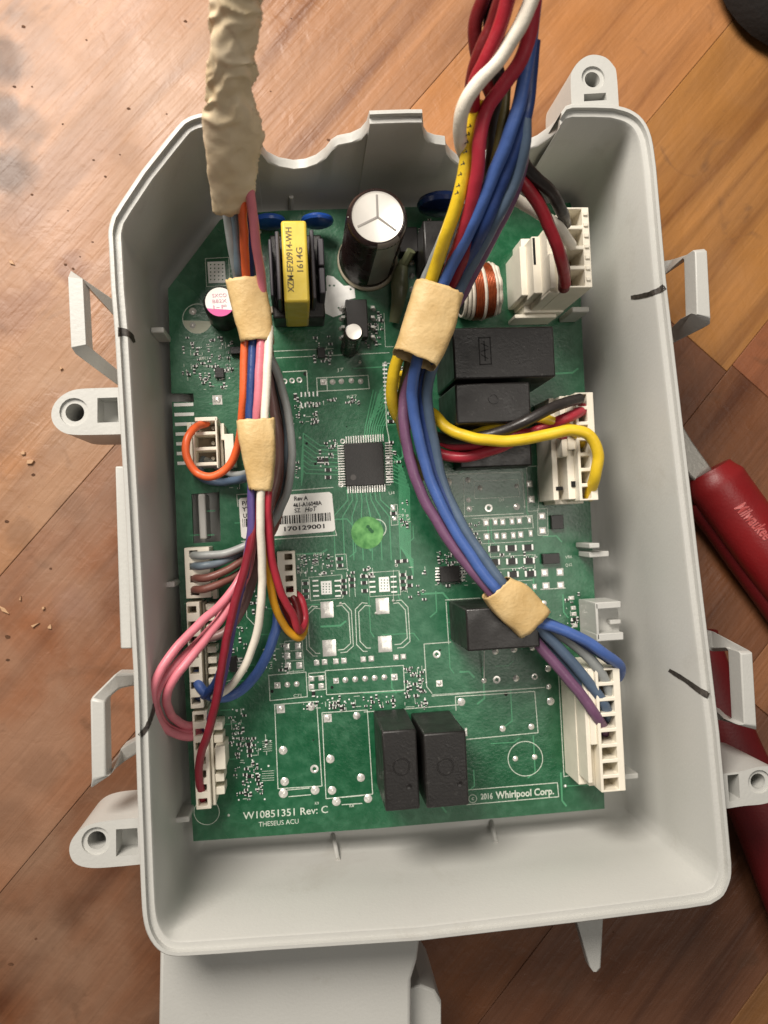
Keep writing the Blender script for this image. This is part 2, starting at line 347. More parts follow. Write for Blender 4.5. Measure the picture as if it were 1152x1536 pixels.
def plank(o0, o1, a0, a1, tint):
    g = 0.12
    L_, W_ = a1 - a0 - g, abs(o0 - o1) - g
    mb = MB(); mb.box((0, 0, 0), (L_, W_, 4))
    me_c = pd * ((a0 + a1) / 2) + pn * ((o0 + o1) / 2) + Vector((0, 0, -4.0 + random.uniform(-0.05, 0.0)))
    o = build(mb, 'plank', WOOD, floor, bevel=0.2, smooth=0)
    o.location = (me_c - ORG[floor.name]) * MM; o.rotation_euler.z = pa
    c_ = srgb(tint); o.color = (c_[0] * .86, c_[1] * .84, c_[2] * .84, 1)
for i in range(len(seams) - 1):
    cuts = [-900] + ends.get(i, [-500]) + [900]
    for j in range(len(cuts) - 1):
        tt = alt[i][j] if i in alt else tints[i]
        plank(seams[i], seams[i + 1], cuts[j], cuts[j + 1], tt)
for i in range(3):
    plank(seams[0] + 60 * (i + 1), seams[0] + 60 * i, -900, 900, random.choice(tints)); plank(seams[-1] - 60 * i, seams[-1] - 60 * (i + 1), -900, 900, random.choice(tints))

# ================================================================== HOUSING
hc = P(640, 800, 0); hc.z = 0
housing = thing('control_box_housing', hc, 'open white plastic appliance control box with mounting tabs lying on the wooden floor', 'plastic housing')
rim_px = [(307,168),(292,171),(278,177),(264,190),(212,255),(180,303),(167,324),(162,345),(163,370),(166,430),(172,500),(180,640),(187,760),(194,900),(200,1010),(206,1200),(211,1330),
          (214,1375),(221,1403),(236,1425),(258,1435),(300,1434),(400,1427),(630,1412),(870,1384),(1030,1364),(1066,1358),(1086,1344),(1097,1318),(1098,1295),(1080,1100),
          (1050,850),(1021,600),(1000,420),(985,250),(978,205),(965,178),(945,163),(920,156),(890,155),(858,155)]
def soften(i0, i1):
    q = cr([(x, y, 0) for x, y in rim_px[i0:i1 + 1]], 3); return [(p.x, p.y) for p in q]
rim_px = soften(0, 4) + rim_px[5:6] + soften(6, 9) + rim_px[10:16] + soften(16, 22) + rim_px[23:26] + soften(26, 29) + rim_px[30:34] + soften(34, 38) + rim_px[39:]
notch_px = [(849,158),(842,168),(835,179),(824,189),(806,202),(790,209),(760,216),(725,225),(702,236),(690,234),(676,223),(669,214),(667,203),(652,201),(641,197),(635,188),(633,163),
            (612,163),(580,164),(554,165),(550,180),(541,191),(526,198),(506,202),(497,208),(488,220),(474,231),(458,237),(440,239),(418,235),(400,226),(390,212),(384,196),(379,180),(377,168),(350,168),(330,168)]
pts = []
for p in rim_px:
    q = P(*p, ZR); pts.append((Vector((q.x, q.y)), ZR))
na, nb = P(307, 168, ZR), P(920, 156, ZR)
dirn = (nb - na).normalized(); nin = Vector((dirn.y, -dirn.x, 0))     # inward (-y)
pl_n = (Vector((0, 0, 0)) + nin).normalized()
# outer north face leans outward by 1 mm over its height
slope = 1.0 / ZR
def north(px, py):
    d = QR @ dcam(px, py); o = Vector((0, 0, CZ))
    # plane: (p-na).nin - slope*(ZR - z) = 0
    f0 = (o - na).dot(nin) - slope * (ZR - o.z); fd = d.dot(nin) + slope * d.z
    return o + d * (-f0 / fd)
for p in notch_px:
    q = north(*p) if p[1] > 170 else P(*p, ZR); h = min(q.z, ZR); q2 = q - nin * slope * (ZR - h)
    pts.append((Vector((q2.x, q2.y)), h))
n = len(pts); inw = []
for i in range(n):
    a, b, c = pts[i - 1][0], pts[i][0], pts[(i + 1) % n][0]
    t1, t2 = (b - a), (c - b); t1 = t1 / max(t1.length, 1e-6); t2 = t2 / max(t2.length, 1e-6)
    t = t1 + t2
    if i >= len(rim_px) or i == 0: nn = Vector((nin.x, nin.y))
    else:
        t.normalize(); nn = Vector((-t.y, t.x)); nn /= max(0.6, nn.dot(Vector((-t1.y, t1.x))))
    inw.append(nn)
if (inw[12]).x < 0: inw = [(-v if i < len(rim_px) and i != 0 else v) for i, v in enumerate(inw)]
hb = MB(); rows = []
for i in range(n):
    p, h = pts[i]; nn = inw[i]; full = h > ZR - 0.3
    hh = h if not full else ZR + 0.10 * noise.noise(Vector((p.x * 0.12, p.y * 0.12, 3)))
    def at(o_, z): k = 1.0 * (ZR - z) / ZR; q = p + nn * (o_ + k); return Vector((q.x, q.y, z))
    drop = 1.3 if full else 0.0
    rows.append([at(0, 0), at(0, hh * 0.5), at(0, hh - 0.25), at(0.25, hh), at(0.95, hh), at(1.05, hh - drop * 0.98 - 0.01), at(2.3, hh - drop - 0.02), at(2.6, hh - drop - 0.5),
                 at(2.7, (hh) * 0.5), at(2.9, 8), at(3.3, 5.2), at(4.2, 3.6), at(5.6, 3.0)])
k = len(rows[0]); vs = [q for r_ in rows for q in r_]; fs = []
for i in range(n):
    j = (i + 1) % n
    for a in range(k - 1): fs.append((i * k + a, i * k + a + 1, j * k + a + 1, j * k + a))
hb.add(vs, fs)
def capring(a, up):
    loop = [Vector((rows[i][a].x, rows[i][a].y, 0)) for i in range(n)]
    tr = tessellate_polygon([loop]); out = []
    for t in tr:
        A, B, C = [loop[x] for x in t]; c = (B - A).cross(C - A).z
        if (c > 0) != up: t = t[::-1]
        out.append(tuple(x * k + a for x in t))
    return out
hb.f += capring(k - 1, True) + capring(0, False); hb.m += [0] * (len(hb.f) - len(hb.m))
# consistent orientation: wall faces
import bmesh
body = build(hb, 'shell', PLASTIC, housing, smooth=38)
bm = bmesh.new(); bm.from_mesh(body.data); bmesh.ops.recalc_face_normals(bm, faces=bm.faces); bm.to_mesh(body.data); bm.free()
body.data.shade_smooth(); body.data.set_sharp_from_angle(angle=R(38))
HB = bvh(hb)
def hit(px, py, tree=None):
    d = (QR @ dcam(px, py)).normalized(); o = Vector((0, 0, CZ))
    l, nrm, i, dist = (tree or HB).ray_cast(o, d)
    if l is None: return None
    if nrm.dot(d) > 0: nrm = -nrm
    return l, nrm
def circ(c, r, n=20): return [(c.x + r * math.cos(2 * math.pi * i / n), c.y + r * math.sin(2 * math.pi * i / n)) for i in range(n)]
def tab(outer, hole, hr, pocket, z, t, name='mounting_tab'):
    o = [P(x, y, z) for x, y in outer]
    o = cr([(a.x, a.y, 0) for a in o], 4)
    hcn = P(*hole, z); H = circ(hcn, hr); H2 = circ(hcn, hr * 1.55)
    pk = [P(x, y, z) for x, y in pocket]
    mb = MB(); mb.prism([(a.x, a.y) for a in o], z - t, z - 0.01, holes=[H2, [(a.x, a.y) for a in pk]])
    mb.prism(H2, z - 0.7, z - 0.65, holes=[H], bottom=False)                # chamfer seat
    m2 = circ(hcn, hr * 1.5); 
    mb.prism(H, z - t + 1, z - t + 1.1)                                      # bottom of the blind hole
    # hole wall
    nn_ = len(H); vs = [(x, y, z - 0.66) for x, y in H] + [(x, y, z - t + 1) for x, y in H]
    mb.add(vs, [(i, (i + 1) % nn_, (i + 1) % nn_ + nn_, i + nn_) for i in range(nn_)])
    mb.prism([(a.x, a.y) for a in pk], z - 6, z - 5.9)
    return build(mb, name, PLASTIC, housing, smooth=35, bevel=0.0)
tab([(184,581),(150,582),(115,584),(95,592),(82,605),(77,620),(80,635),(92,647),(110,652),(150,652),(186,651)], (111,618), 1.95, [(146,597),(176,596),(178,633),(146,634)], 42, 20)
tab([(214,1226),(185,1229),(150,1233),(126,1241),(110,1256),(104,1272),(107,1288),(118,1298),(140,1302),(175,1300),(216,1296)], (144,1262), 1.95, [(174,1244),(206,1242),(208,1282),(174,1285)], 40, 19)
tab([(858,172),(856,118),(862,100),(875,87),(890,82),(908,86),(920,98),(925,112),(929,172)], (890,117), 1.8, [(876,141),(909,139),(910,150),(876,152)], 43, 18)
tab([(1082,1161),(1110,1157),(1140,1150),(1160,1151),(1174,1163),(1177,1182),(1166,1198),(1145,1206),(1115,1209),(1084,1214)], (1139,1173), 1.8, [(1091,1163),(1108,1161),(1110,1198),(1094,1203)], 42, 20)
def loop(points, name='latch_loop', w_=3.4, t_=2.6):
    """square-section frame bent from the wall out to the bar"""
    mb = MB()
    for a, b in zip(points[:-1], points[1:]):
        a, b = Vector(a), Vector(b); t = (b - a).normalized(); ux = Vector((0, 0, 1)).cross(t).normalized(); uz = t.cross(ux)
        a2, b2 = a - t * w_ * 0.5, b + t * w_ * 0.5; vs = []
        for q in (a2, b2):
            for sx, sz in ((-1, -1), (1, -1), (1, 1), (-1, 1)): vs.append(q + ux * sx * w_ / 2 + uz * sz * t_ / 2)
        mb.add(vs, [(0, 3, 2, 1), (4, 5, 6, 7), (0, 1, 5, 4), (1, 2, 6, 5), (2, 3, 7, 6), (3, 0, 4, 7)])
    return mb
def frame_loop(q, hole, t_):
    """flat plate with a window, given outer and inner pixel corners with heights; extruded down by t_"""
    mb = MB(); o = [P(*p) for p in q]; i_ = [P(*p) for p in hole]; n_ = 4
    dn = Vector((0, 0, -t_)); vs = o + i_ + [p + dn for p in o] + [p + dn for p in i_]; fs = []
    for a in range(4):
        b = (a + 1) % 4
        fs += [(a, b, 4 + b, 4 + a), (8 + b, 8 + a, 12 + a, 12 + b), (a, 8 + a, 8 + b, b), (4 + a, 4 + b, 12 + b, 12 + a)]
    mb.add(vs, fs); return mb
def latch(pts_, w0=3.0, deep=5.5):
    """bent rectangular bar: points with heights, deep in z, chamfered"""
    q = [P(*p) for p in pts_]; mb = MB(); secs = []
    for i, p in enumerate(q):
        t1 = (p - q[i - 1]).normalized() if i else None; t2 = (q[i + 1] - p).normalized() if i < len(q) - 1 else None
        t = ((t1 or t2) + (t2 or t1)).normalized(); h = Vector((t.x, t.y, 0)).normalized(); nrm_ = Vector((-h.y, h.x, 0))
        k_ = 1 / max(.55, (nrm_.dot(Vector((-(t2 or t1).y, (t2 or t1).x, 0)).normalized()))); nrm_ = nrm_ * w0 / 2 * k_
        dn = Vector((0, 0, -deep)); secs.append([p - nrm_, p + nrm_, p + nrm_ + dn, p - nrm_ + dn])
    vs = [v_ for s_ in secs for v_ in s_]; fs = [(0, 1, 2, 3), tuple(len(vs) - 4 + k_ for k_ in (3, 2, 1, 0))]
    for i in range(len(secs) - 1):
        for k_ in range(4): l = (k_ + 1) % 4; fs.append((i * 4 + k_, (i + 1) * 4 + k_, (i + 1) * 4 + l, i * 4 + l))
    mb.add(vs, fs); o = build(mb, 'latch_loop', PLASTIC, housing, bevel=.6, smooth=40, seg=3)
    b2 = bmesh.new(); b2.from_mesh(o.data); bmesh.ops.recalc_face_normals(b2, faces=b2.faces); b2.to_mesh(o.data); b2.free(); return o
latch([(192,470,24),(172,462,26),(116,414,41),(113,417,42),(118,519,42),(122,524,41),(176,566,26),(196,570,24)])
latch([(985,400,24),(1002,402,26),(1048,374,41),(1052,377,42),(1056,474,42),(1051,478,41),(1010,505,26),(990,508,24)])
latch([(218,1020,26),(200,1020,28),(176,1022,34),(146,1050,42),(148,1168,42),(152,1172,41),(184,1132,28),(215,1114,24)])
latch([(1050,962,24),(1070,962,26),(1116,976,41),(1120,980,42),(1126,1088,42),(1120,1091,41),(1080,1072,26),(1060,1068,24)])
# outer flange strip on the left wall
mb = MB(); a, b = P(186, 700, 42), P(194, 972, 42); a.x -= 1.6; b.x -= 1.6
mb.prism([(a.x, a.y), (b.x, b.y), (b.x + 2.4, b.y), (a.x + 2.4, a.y)], 30, 43); build(mb, 'flange', PLASTIC, housing, bevel=0.3)
# duct below the lower wall
mb = MB(); d = [(240,1418),(238,1540),(236,1700),(617,1700),(617,1470),(626,1440),(631,1400)]
z = 32; q = [P(x, y, z) for x, y in d]; q = [(p.x, p.y) for p in q]
mb.prism(q, 2, z); build(mb, 'duct', PLASTIC, housing, bevel=0.8, seg=3)
mb = MB(); d = [(612,1484),(632,1478),(652,1486),(662,1502),(662,1700),(612,1700)]; q = [P(x, y, 26) for x, y in d]; mb.prism([(p.x, p.y) for p in q], 2, 26); 
build(mb, 'duct_lug', PLASTIC, housing, bevel=0.6)
mb = MB(); q = [P(x, y, 28) for x, y in ((862,1372),(906,1368),(902,1452),(897,1459),(889,1458),(884,1450))]; mb.prism([(p.x, p.y) for p in q], 25, 28); build(mb, 'guide_pin', PLASTIC, housing, bevel=0.5)
# wall ribs and board supports inside the shell
def peg(px0, py0, px1, py1, r=0.55, lift=0.2):
    h0, h1 = hit(px0, py0), hit(px1, py1)
    if not h0 or not h1: return
    mb = MB(); mb.tube([h0[0] + h0[1] * lift, h1[0] + h1[1] * lift], r, 8); build(mb, 'rib', PLASTIC, housing)
for q in ((500,1252,507,1290,.6),(737,1232,744,1264,.6),(437,318,437,294,.6)): peg(*q[:4], r=q[4])
for (x0, y0, x1, y1, zz) in ((226,492,246,497,22),(240,874,262,880,20),(262,1228,284,1232,20),(858,466,884,462,22),(936,1163,958,1167,20)):
    mb = MB(); a, b = P(x0, y0, zz), P(x1, y1, zz); c = (a + b) / 2; mb.box((c.x, c.y, zz - 5), (abs(b.x - a.x), 1.4, 10), TH); build(mb, 'board_support', PLASTIC, housing, bevel=0.3)
def boxpx(name, x0, y0, x1, y1, z1, z0, m, parent, bevel=0.25, mi=0, ang_=TH, mb=None, label=None, taper=1.0):
    """box whose TOP face is seen between two opposite corner pixels"""
    a, b = P(x0, y0, z1), P(x1, y1, z1); c = (a + b) / 2; d = b - a
    u = abs(d.x * math.cos(ang_) + d.y * math.sin(ang_)); v = abs(-d.x * math.sin(ang_) + d.y * math.cos(ang_))
    own = mb is None; mb = mb or MB(); mb.box((c.x, c.y, (z0 + z1) / 2), (u, v, z1 - z0), ang_, mi, taper)
    return build(mb, name, m, parent, bevel=bevel, label=label) if own else mb
# spring clips on the right wall
mb = MB(); boxpx('', 893,905,900,960,24,12,PLASTIC,housing,mb=mb); boxpx('', 893,904,932,912,24,14,PLASTIC,housing,mb=mb); boxpx('', 895,951,936,960,24,14,PLASTIC,housing,mb=mb); boxpx('',893,905,930,958,19,12,None,None,mb=mb)
boxpx('', 915,930,932,936,21,16,None,None,mb=mb)
build(mb, 'board_clip', PLASTIC, housing, bevel=0.25)
mb = MB(); boxpx('', 884,815,900,822,22,12,None,None,mb=mb); boxpx('', 884,828,914,835,20,12,None,None,mb=mb); build(mb, 'board_clip', PLASTIC, housing, bevel=0.25)
# marker strokes on the walls
def stroke(pts_, w0, w1):
    pp = []; seq = []
    for i in range(len(pts_) - 1):
        for j in range(8): t = j / 8; seq.append((pts_[i][0] * (1 - t) + pts_[i + 1][0] * t, pts_[i][1] * (1 - t) + pts_[i + 1][1] * t))
    seq.append(pts_[-1]); vs = []; fs = []
    sm = seq[:]
    for i in range(1, len(seq) - 1): sm[i] = tuple((seq[i - 1][k_] + seq[i][k_] + seq[i + 1][k_]) / 3 for k_ in (0, 1))
    cnt = 0
    for i, (x, y) in enumerate(sm):
        t = i / (len(sm) - 1); wd = w0 * (1 - t) + w1 * t + 0.8 * noise.noise(Vector((x * .3, y * .3, 1)))
        dx, dy = sm[min(i + 1, len(sm) - 1)][0] - sm[max(i - 1, 0)][0], sm[min(i + 1, len(sm) - 1)][1] - sm[max(i - 1, 0)][1]; l = math.hypot(dx, dy) or 1
        row = []
        for s_ in (-1, -0.33, 0.33, 1):
            hh_ = hit(x - dy / l * wd * s_, y + dx / l * wd * s_)
            if hh_: row.append(hh_[0] + hh_[1] * 0.12)
        if len(row) == 4:
            vs += row
            if cnt: b_ = len(vs) - 8; fs += [(b_ + k_, b_ + k_ + 1, b_ + k_ + 5, b_ + k_ + 4) for k_ in range(3)]
            cnt += 1
    mb = MB(); mb.add(vs, fs); build(mb, 'marker_stroke', MARK, housing)
stroke([(177,498),(187,498),(196,503),(201,514)], 7.0, 2.0)
stroke([(997,430),(990,435),(975,441),(958,445),(947,446)], 4.5, 3)
stroke([(1063,1044),(1050,1036),(1030,1021),(1004,1005)], 5, 2.6)
stroke([(210,1104),(220,1092),(228,1072),(233,1050),(236,1030)], 4, 1.6)

# ================================================================== CIRCUIT BOARD
bc = P(570, 780, ZB); board = thing('circuit_board', (bc.x, bc.y, ZB - 1.6), 'green printed circuit board with relays and white connectors fixed inside the plastic box', 'circuit board')
outl = [(330,330),(252,433),(257,590),(290,590),(291,603),(258,603),(266,830),(290,1262),(560,1243),(760,1226),(907,1213),(905,1165),(876,560),(866,330),(855,304),(420,316),(345,322)]
op = [P(x, y, ZB) for x, y in outl]
hole1 = [P(x, y, ZB) for x, y in ((287,741),(329,738),(331,812),(290,815))]
hole2 = circ(P(312, 1228, ZB), 1.7, 16)
mb = MB(); mb.prism([(p.x, p.y) for p in op], ZB - 1.6, ZB, holes=[[(p.x, p.y) for p in hole1]])
build(mb, 'substrate', BOARD, board, smooth=0)
mb = MB(); c = P(306, 775, 9.5); mb.box((c.x, c.y, 8), (1.8, 11.5, 10), TH); build(mb, 'retaining_post', PLASTIC, housing, bevel=0.4)
def W(px, py, dz=0.0): return P(px, py, ZB) + Vector((0, 0, dz))
# silkscreen ----------------------------------------------------
silk = MB()
def sl(*pp, wd=0.2, close=False):
    q = [W(*p, dz=0.03) for p in pp]
    if close: q.append(q[0])
    for a, b in zip(q[:-1], q[1:]):
        d = (b - a); L_ = d.length
        if L_ < 1e-4: continue
        d /= L_; c = (a + b) / 2; silk.box(c, (L_ + wd * 0.5, wd, 0.03 + 0.004 * random.random()), math.atan2(d.y, d.x))
def scirc(px, py, r, n=28, wd=0.18, a0=0, a1=360):
    pp = [(px + r * math.cos(R(a0 + (a1 - a0) * i / n)), py + r * math.sin(R(a0 + (a1 - a0) * i / n))) for i in range(n + 1)]; sl(*pp, wd=wd)
sl((412,1057),(475,1052),(483,1179),(417,1183), close=True)
sl((483,1069),(551,1065),(559,1191),(489,1198), close=True)
sl((431,1185),(464,1182)); sl((433,1195),(466,1192)); sl((513,1196),(545,1193)); sl((513,1207),(543,1205))
sl((403,1013),(459,1008),(461,1045),(405,1051), close=True)
sl((488,1006),(605,998),(607,1035),(490,1042), close=True); sl((462,1016),(487,1013)); 
sl((463,1010),(488,1008),(489,1034),(464,1036), close=True)
sl((683,1045),(802,1037),(807,1099),(700,1109)); sl((683,1045),(684,1066))
sl((648,1040),(640,1030),(636,966),(676,963)); sl((648,1044),(817,1031)); sl((648,1042),(740,1036),(800,1032), wd=0.12)
scirc(788, 1138, 26); sl((700,1185),(836,1174),(838,1195),(700,1207), close=True)
sl((835,960),(846,1165),(856,1163)); sl((546,1068),(690,1057))
sl((475,567),(552,563),(554,583),(476,587), close=True); sl((490,566),(491,586)); sl((424,558),(460,556),(462,590))
sl((668,900),(720,897)); sl((669,903),(673,966))
sl((576,545),(580,640),(583,655),(588,700)); sl((574,545),(585,545))
sl((506,664),(510,730),(586,727),(584,662), wd=0.12)
sl((355,742),(500,731)); sl((362,812),(505,803)); sl((355,742),(357,760)); sl((505,803),(503,796))
sl((664,712),(783,708),(787,762)); sl((664,776),(785,770)); sl((664,712),(664,730)); sl((695,716),(697,776), wd=.12); sl((711,722),(777,719),(779,745),(712,748), close=True, wd=0.1)
scirc(565, 793, 14, a0=-100, a1=80, wd=0.22); scirc(296, 478, 22, wd=.18); scirc(310, 1218, 19, wd=0.14)
sl((560,795),(573,793)); sl((568,784),(571,800))
# rounded crystal outlines
def rr(x0, y0, x1, y1, r=10, gap=0):
    sl((x0 + 18, y0 + 1), (x0 + r, y0), (x0, y0 + r), (x0 + 2, y1 - r), (x0 + r + 2, y1), (x0 + 18, y1)); sl((x1 - 18, y0 - 3), (x1 - r, y0 - 4), (x1, y0 + r - 3), (x1 + 3, y1 - r - 5), (x1 - r + 3, y1 - 6), (x1 - 16, y1 - 5))
rr(458,909,527,984); rr(462,912,523,980); rr(533,904,612,977); rr(538,908,608,972)
for y in (774, 793, 812.5, 833, 852, 871): sl((708, y + 4), (799, y - 1), wd=.12)
sl((722,779),(798,774),(800,792)); sl((806,763),(821,763),(822,803),(807,803), close=True, wd=.13); sl((790,700),(806,699),(808,766),(792,767), close=True, wd=.12)
sl((811,884),(848,882)); sl((735,815),(736,870), wd=.12)
sl((463,866),(512,862),(514,897),(466,901), close=True, wd=.12); sl((552,859),(598,856),(601,892),(555,895), close=True, wd=.12)
for x in (513, 522.5, 531): sl((x, 863), (x + 2, 895), wd=.12)
for x in (599, 609): sl((x, 856), (x + 2, 889), wd=.12)
sl((503,832),(519,831),(521,853),(505,854), close=True, wd=.14); sl((452,870),(464,869),(466,898),(453,900), close=True, wd=.12)
sl((427,962),(453,960),(456,1006),(429,1008), close=True, wd=.14); sl((427,977),(454,975), wd=.12); sl((428,992),(455,990), wd=.12)
sl((370,880),(370,925),(384,940), wd=.14); sl((340,905),(395,903), wd=.12)
sl((414,537),(584,529), wd=.14); sl((410,527),(500,523), wd=.14); sl((576,470),(578,520),(590,520), wd=.12)
sl((308,388),(343,386),(345,428),(310,430), close=True, wd=.14); sl((586,757),(596,757),(597,787),(587,788), close=True, wd=.12)
sl((590,855),(590,900), wd=.1); sl((318,1030),(360,1015), wd=.1)
for k_ in range(6): sl((393 + k_ * .4, 1112 + k_ * 3), (408, 1111 + k_ * 3), wd=.1)
for k_ in range(5): sl((393, 1157 + k_ * 3.5), (411, 1156 + k_ * 3.5), wd=.1)
for k_ in range(4): sl((707 + k_ * 26, 760), (711 + k_ * 26, 760), wd=.1)
text_on(silk, 'W10851351 Rev: C', W(365, 1229), W(492, 1219), 2.6, 0.04, bold=0.02)
text_on(silk, 'THESEUS ACU', W(388, 1240), W(448, 1235), 1.7, 0.04)
text_on(silk, '2016', W(721, 1199), W(739, 1198), 2.1, 0.04, bold=.05); text_on(silk, 'Whirlpool Corp.', W(744, 1198), W(831, 1191), 2.6, 0.04, bold=.06)
text_on(silk, 'c', W(707, 1200), W(711, 1200), 1.5, 0.04); scirc(709, 1198, 6, 16, wd=.14)
for s_, a, b in (('J7', (506,557),(516,556)), ('TP3',(445,836),(455,835)), ('R101',(470,834),(486,833)), ('C42',(600,888),(610,887)), ('VR6',(848,838),(858,837)), ('Q12',(848,850),(858,849)), ('K9',(472,1207),(478,1207)), ('K8',(524,1211),(531,1210)),
                 ('D14',(430,630),(440,629)), ('R77',(520,598),(536,596)), ('U4',(583,742),(592,741)), ('L2',(860,1139),(866,1138)), ('C9',(596,776),(606,775)), ('R31',(608,772),(612,784)), ('BR1',(300,540),(312,539)), ('C71',(440,1046),(452,1045)), ('D9',(748,752),(756,752))):
    text_on(silk, s_, W(*a), W(*b), 1.1, 0.04)
build(silk, 'silkscreen', SILK, board, smooth=0, label='white printed outlines and lettering')
# traces ----------------------------------------------------
tr = MB(); random.seed(5)
def trace(pp, wd=0.25, dz=0.012):
    q = [W(*p, dz=dz) for p in pp]
    for a, b in zip(q[:-1], q[1:]):
        d = b - a; L_ = d.length
        if L_ < .01: continue
        c = (a + b) / 2; tr.box(c, (L_ + wd * .6, wd, 0.02 + random.random() * .004), math.atan2(d.y, d.x))
for k_ in range(9): trace([(560 + k_ * 4, 585 + k_ * 3), (548 + k_ * 3.4, 640), (546 + k_ * 3.2, 662)])
for k_ in range(8): trace([(590, 560 + k_ * 6), (570 - k_ * 2, 586 + k_ * 6), (569 - k_ * 2, 610 + k_ * 4)])
for k_ in range(9): trace([(585, 672 + k_ * 6), (598 + k_ * 2, 684 + k_ * 6), (600 + k_ * 2, 820 + k_ * 3), (620, 840 + k_ * 3)])
for k_ in range(8): trace([(508, 670 + k_ * 6), (480 - k_ * 3, 668 + k_ * 6), (455, 650 + k_ * 8), (452, 700 + k_ * 4)])
for k_ in range(8): trace([(520 + k_ * 7, 735), (522 + k_ * 7, 750), (500 + k_ * 14, 775), (503 + k_ * 14, 840)])
for k_ in range(60):
    x, y = random.uniform(420, 860), random.uniform(540, 1180); l = random.uniform(12, 60); s_ = random.choice((-1, 1))
    if 405 < x < 560 and y > 1040: continue
    if random.random() < .5: trace([(x, y), (x + l, y - l * .05), (x + l + 8, y + 8 * s_)], random.choice((.2, .3, .45)))
    else: trace([(x, y), (x + l * .05, y + l), (x + 8 * s_, y + l + 8)], random.choice((.2, .3, .45)))
for k_ in range(30):
    x, y = random.uniform(275, 400), random.uniform(520, 1180); l = random.uniform(10, 30)
    trace([(x, y), (x + l, y - l * .05)], .22)
build(tr, 'copper_trace', TRACE, board, smooth=0, kind='stuff')
# pads ----------------------------------------------------
def dome(r, h=0.45, n=14):
    mb = MB(); mb.lathe([(r, -0.02), (r, 0.06), (r * 0.82, h * 0.5), (r * 0.5, h * 0.85), (r * .22, h * 1.25), (0, h * 1.35)], (0, 0, ZB), n); return mb
def ring(r, n=16):
    mb = MB(); mb.lathe([(r * .45, 0.02), (r, 0.02), (r * .95, 0.12), (r * .6, 0.16), (r * .45, 0.02)], (0, 0, ZB), n); return mb
proto_cache = {}
def pad(kind, px, py, s=1.0, sy=None, label=None):
    key = kind
    if key not in proto_cache:
        if kind == 'round': mb = dome(1.0)
        elif kind == 'ring': mb = ring(1.0)
        elif kind == 'square':
            mb = MB(); mb.box((0, 0, ZB + .05), (2, 2, .12)); mb.lathe([(.8, .1), (.6, .3), (.2, .5), (0, .5)], (0, 0, ZB), 10)
        else:
            mb = MB(); nseg = 6; vs = []; fs = []
            for i in range(nseg + 1):
                for j in range(nseg + 1):
                    x, y = -1 + 2 * i / nseg, -1 + 2 * j / nseg; e = max(abs(x), abs(y)); vs.append((x, y, ZB + (0.02 if e > .98 else 0.14 + 0.03 * noise.noise(Vector((x * 1.2, y * 1.2, 4))))))
            for i in range(nseg):
                for j in range(nseg): a = i * (nseg + 1) + j; fs.append((a, a + nseg + 1, a + nseg + 2, a + 1))
            mb.add(vs, fs)
        o = build(mb, 'solder_pad', SOLDER if kind != 'flat' else SOLDER, board, smooth=40)
        proto_cache[key] = (o, o.data); first = True
    else: first = False
    w_ = W(px, py); loc = Vector((w_.x, w_.y, ORG[proto_cache[key][0].name].z))
    if first: o = proto_cache[key][0]; o.location = (loc - ORG[board.name]) * MM; ORG[o.name] = loc
    else: o = dup(proto_cache[key][0], loc)
    o.scale = (s, sy or s, 0.8 if kind != 'flat' else 1); o.rotation_euler.z = TH + (random.choice((0, .5, 1.3, 2.2)) if kind in ('round',) else 0)
    return o
PXM = 5.78                                            # px per mm on the board
for x, y, r in ((466.5,1060,6),(424.6,1125.6,6.3),(427,1172.4,6.3),(425,1190,6.8),(472.6,1185.4,6.5),(535,1073.6,5.5),(495.4,1138.6,6.3),(541.4,1166.6,6),(498,1185.6,6.3),(504.6,1202.4,6.4),(552,1198,6.2),
                (743,977,5),(771,974,5),(799,971,5),(726,1021,4.2),(774,1017.5,5),(822,1003,5),(826,1052,6),(692,1053,6),(754,1093,4.8),(797,1090,4.8),(773,1138,4.2),(802,1135.6,4.2),
                (671.5,723,6.4),(702,720,4.4),(720,732,4),(775,729,3.5),(703,750,3.8),(704,763.5,4.6),(775,760,5.3),
                (518,1020,4.4),(532.7,1019,4.4),(547.6,1018,4.4),(562,1017,4.4),(576.6,1016,4.4),(431,1027,4.2),(445,1026,4.2),(499,573,4.2),(512,572,4.2),(527,571,4.2),(541,572,4.2),
                (289,467,5.5),(289,488,4.8),(388,348,4),(394,388,5),(396,415,3.5),(564,920,2.2),(511,905,2.2),(590,901,2.2),(848,1179,2.5),(343,1223,2),(578,545,2.6),(540,543,2.4),(450,657,2.2),(676,752,3),(788,920,4.6),(816,905,4.5),(823,1030,4.2)):
    pad('round', x, y, r / PXM)
for x, y, r in ((471.6,1153.4,6.3),(655,981.5,6),(745,1019.5,6),(802,1015,5),(733,762,6.2),(427,572,4.2),(438,571,4.2),(449,570,4.4),(594.5,848,2.6),(514,657+5,4),(511,727,4)): pad('ring', x, y, r / PXM)
for x, y, r in ((421,1063.5,6),(491.4,1077,6),(504,1021,4),(416,1028,4.5),(485,573,4.4),(591.5,1015.5,4.6),(659,1025,4.6),(326,600,7),(677,766,5)): pad('square', x, y, r / PXM)
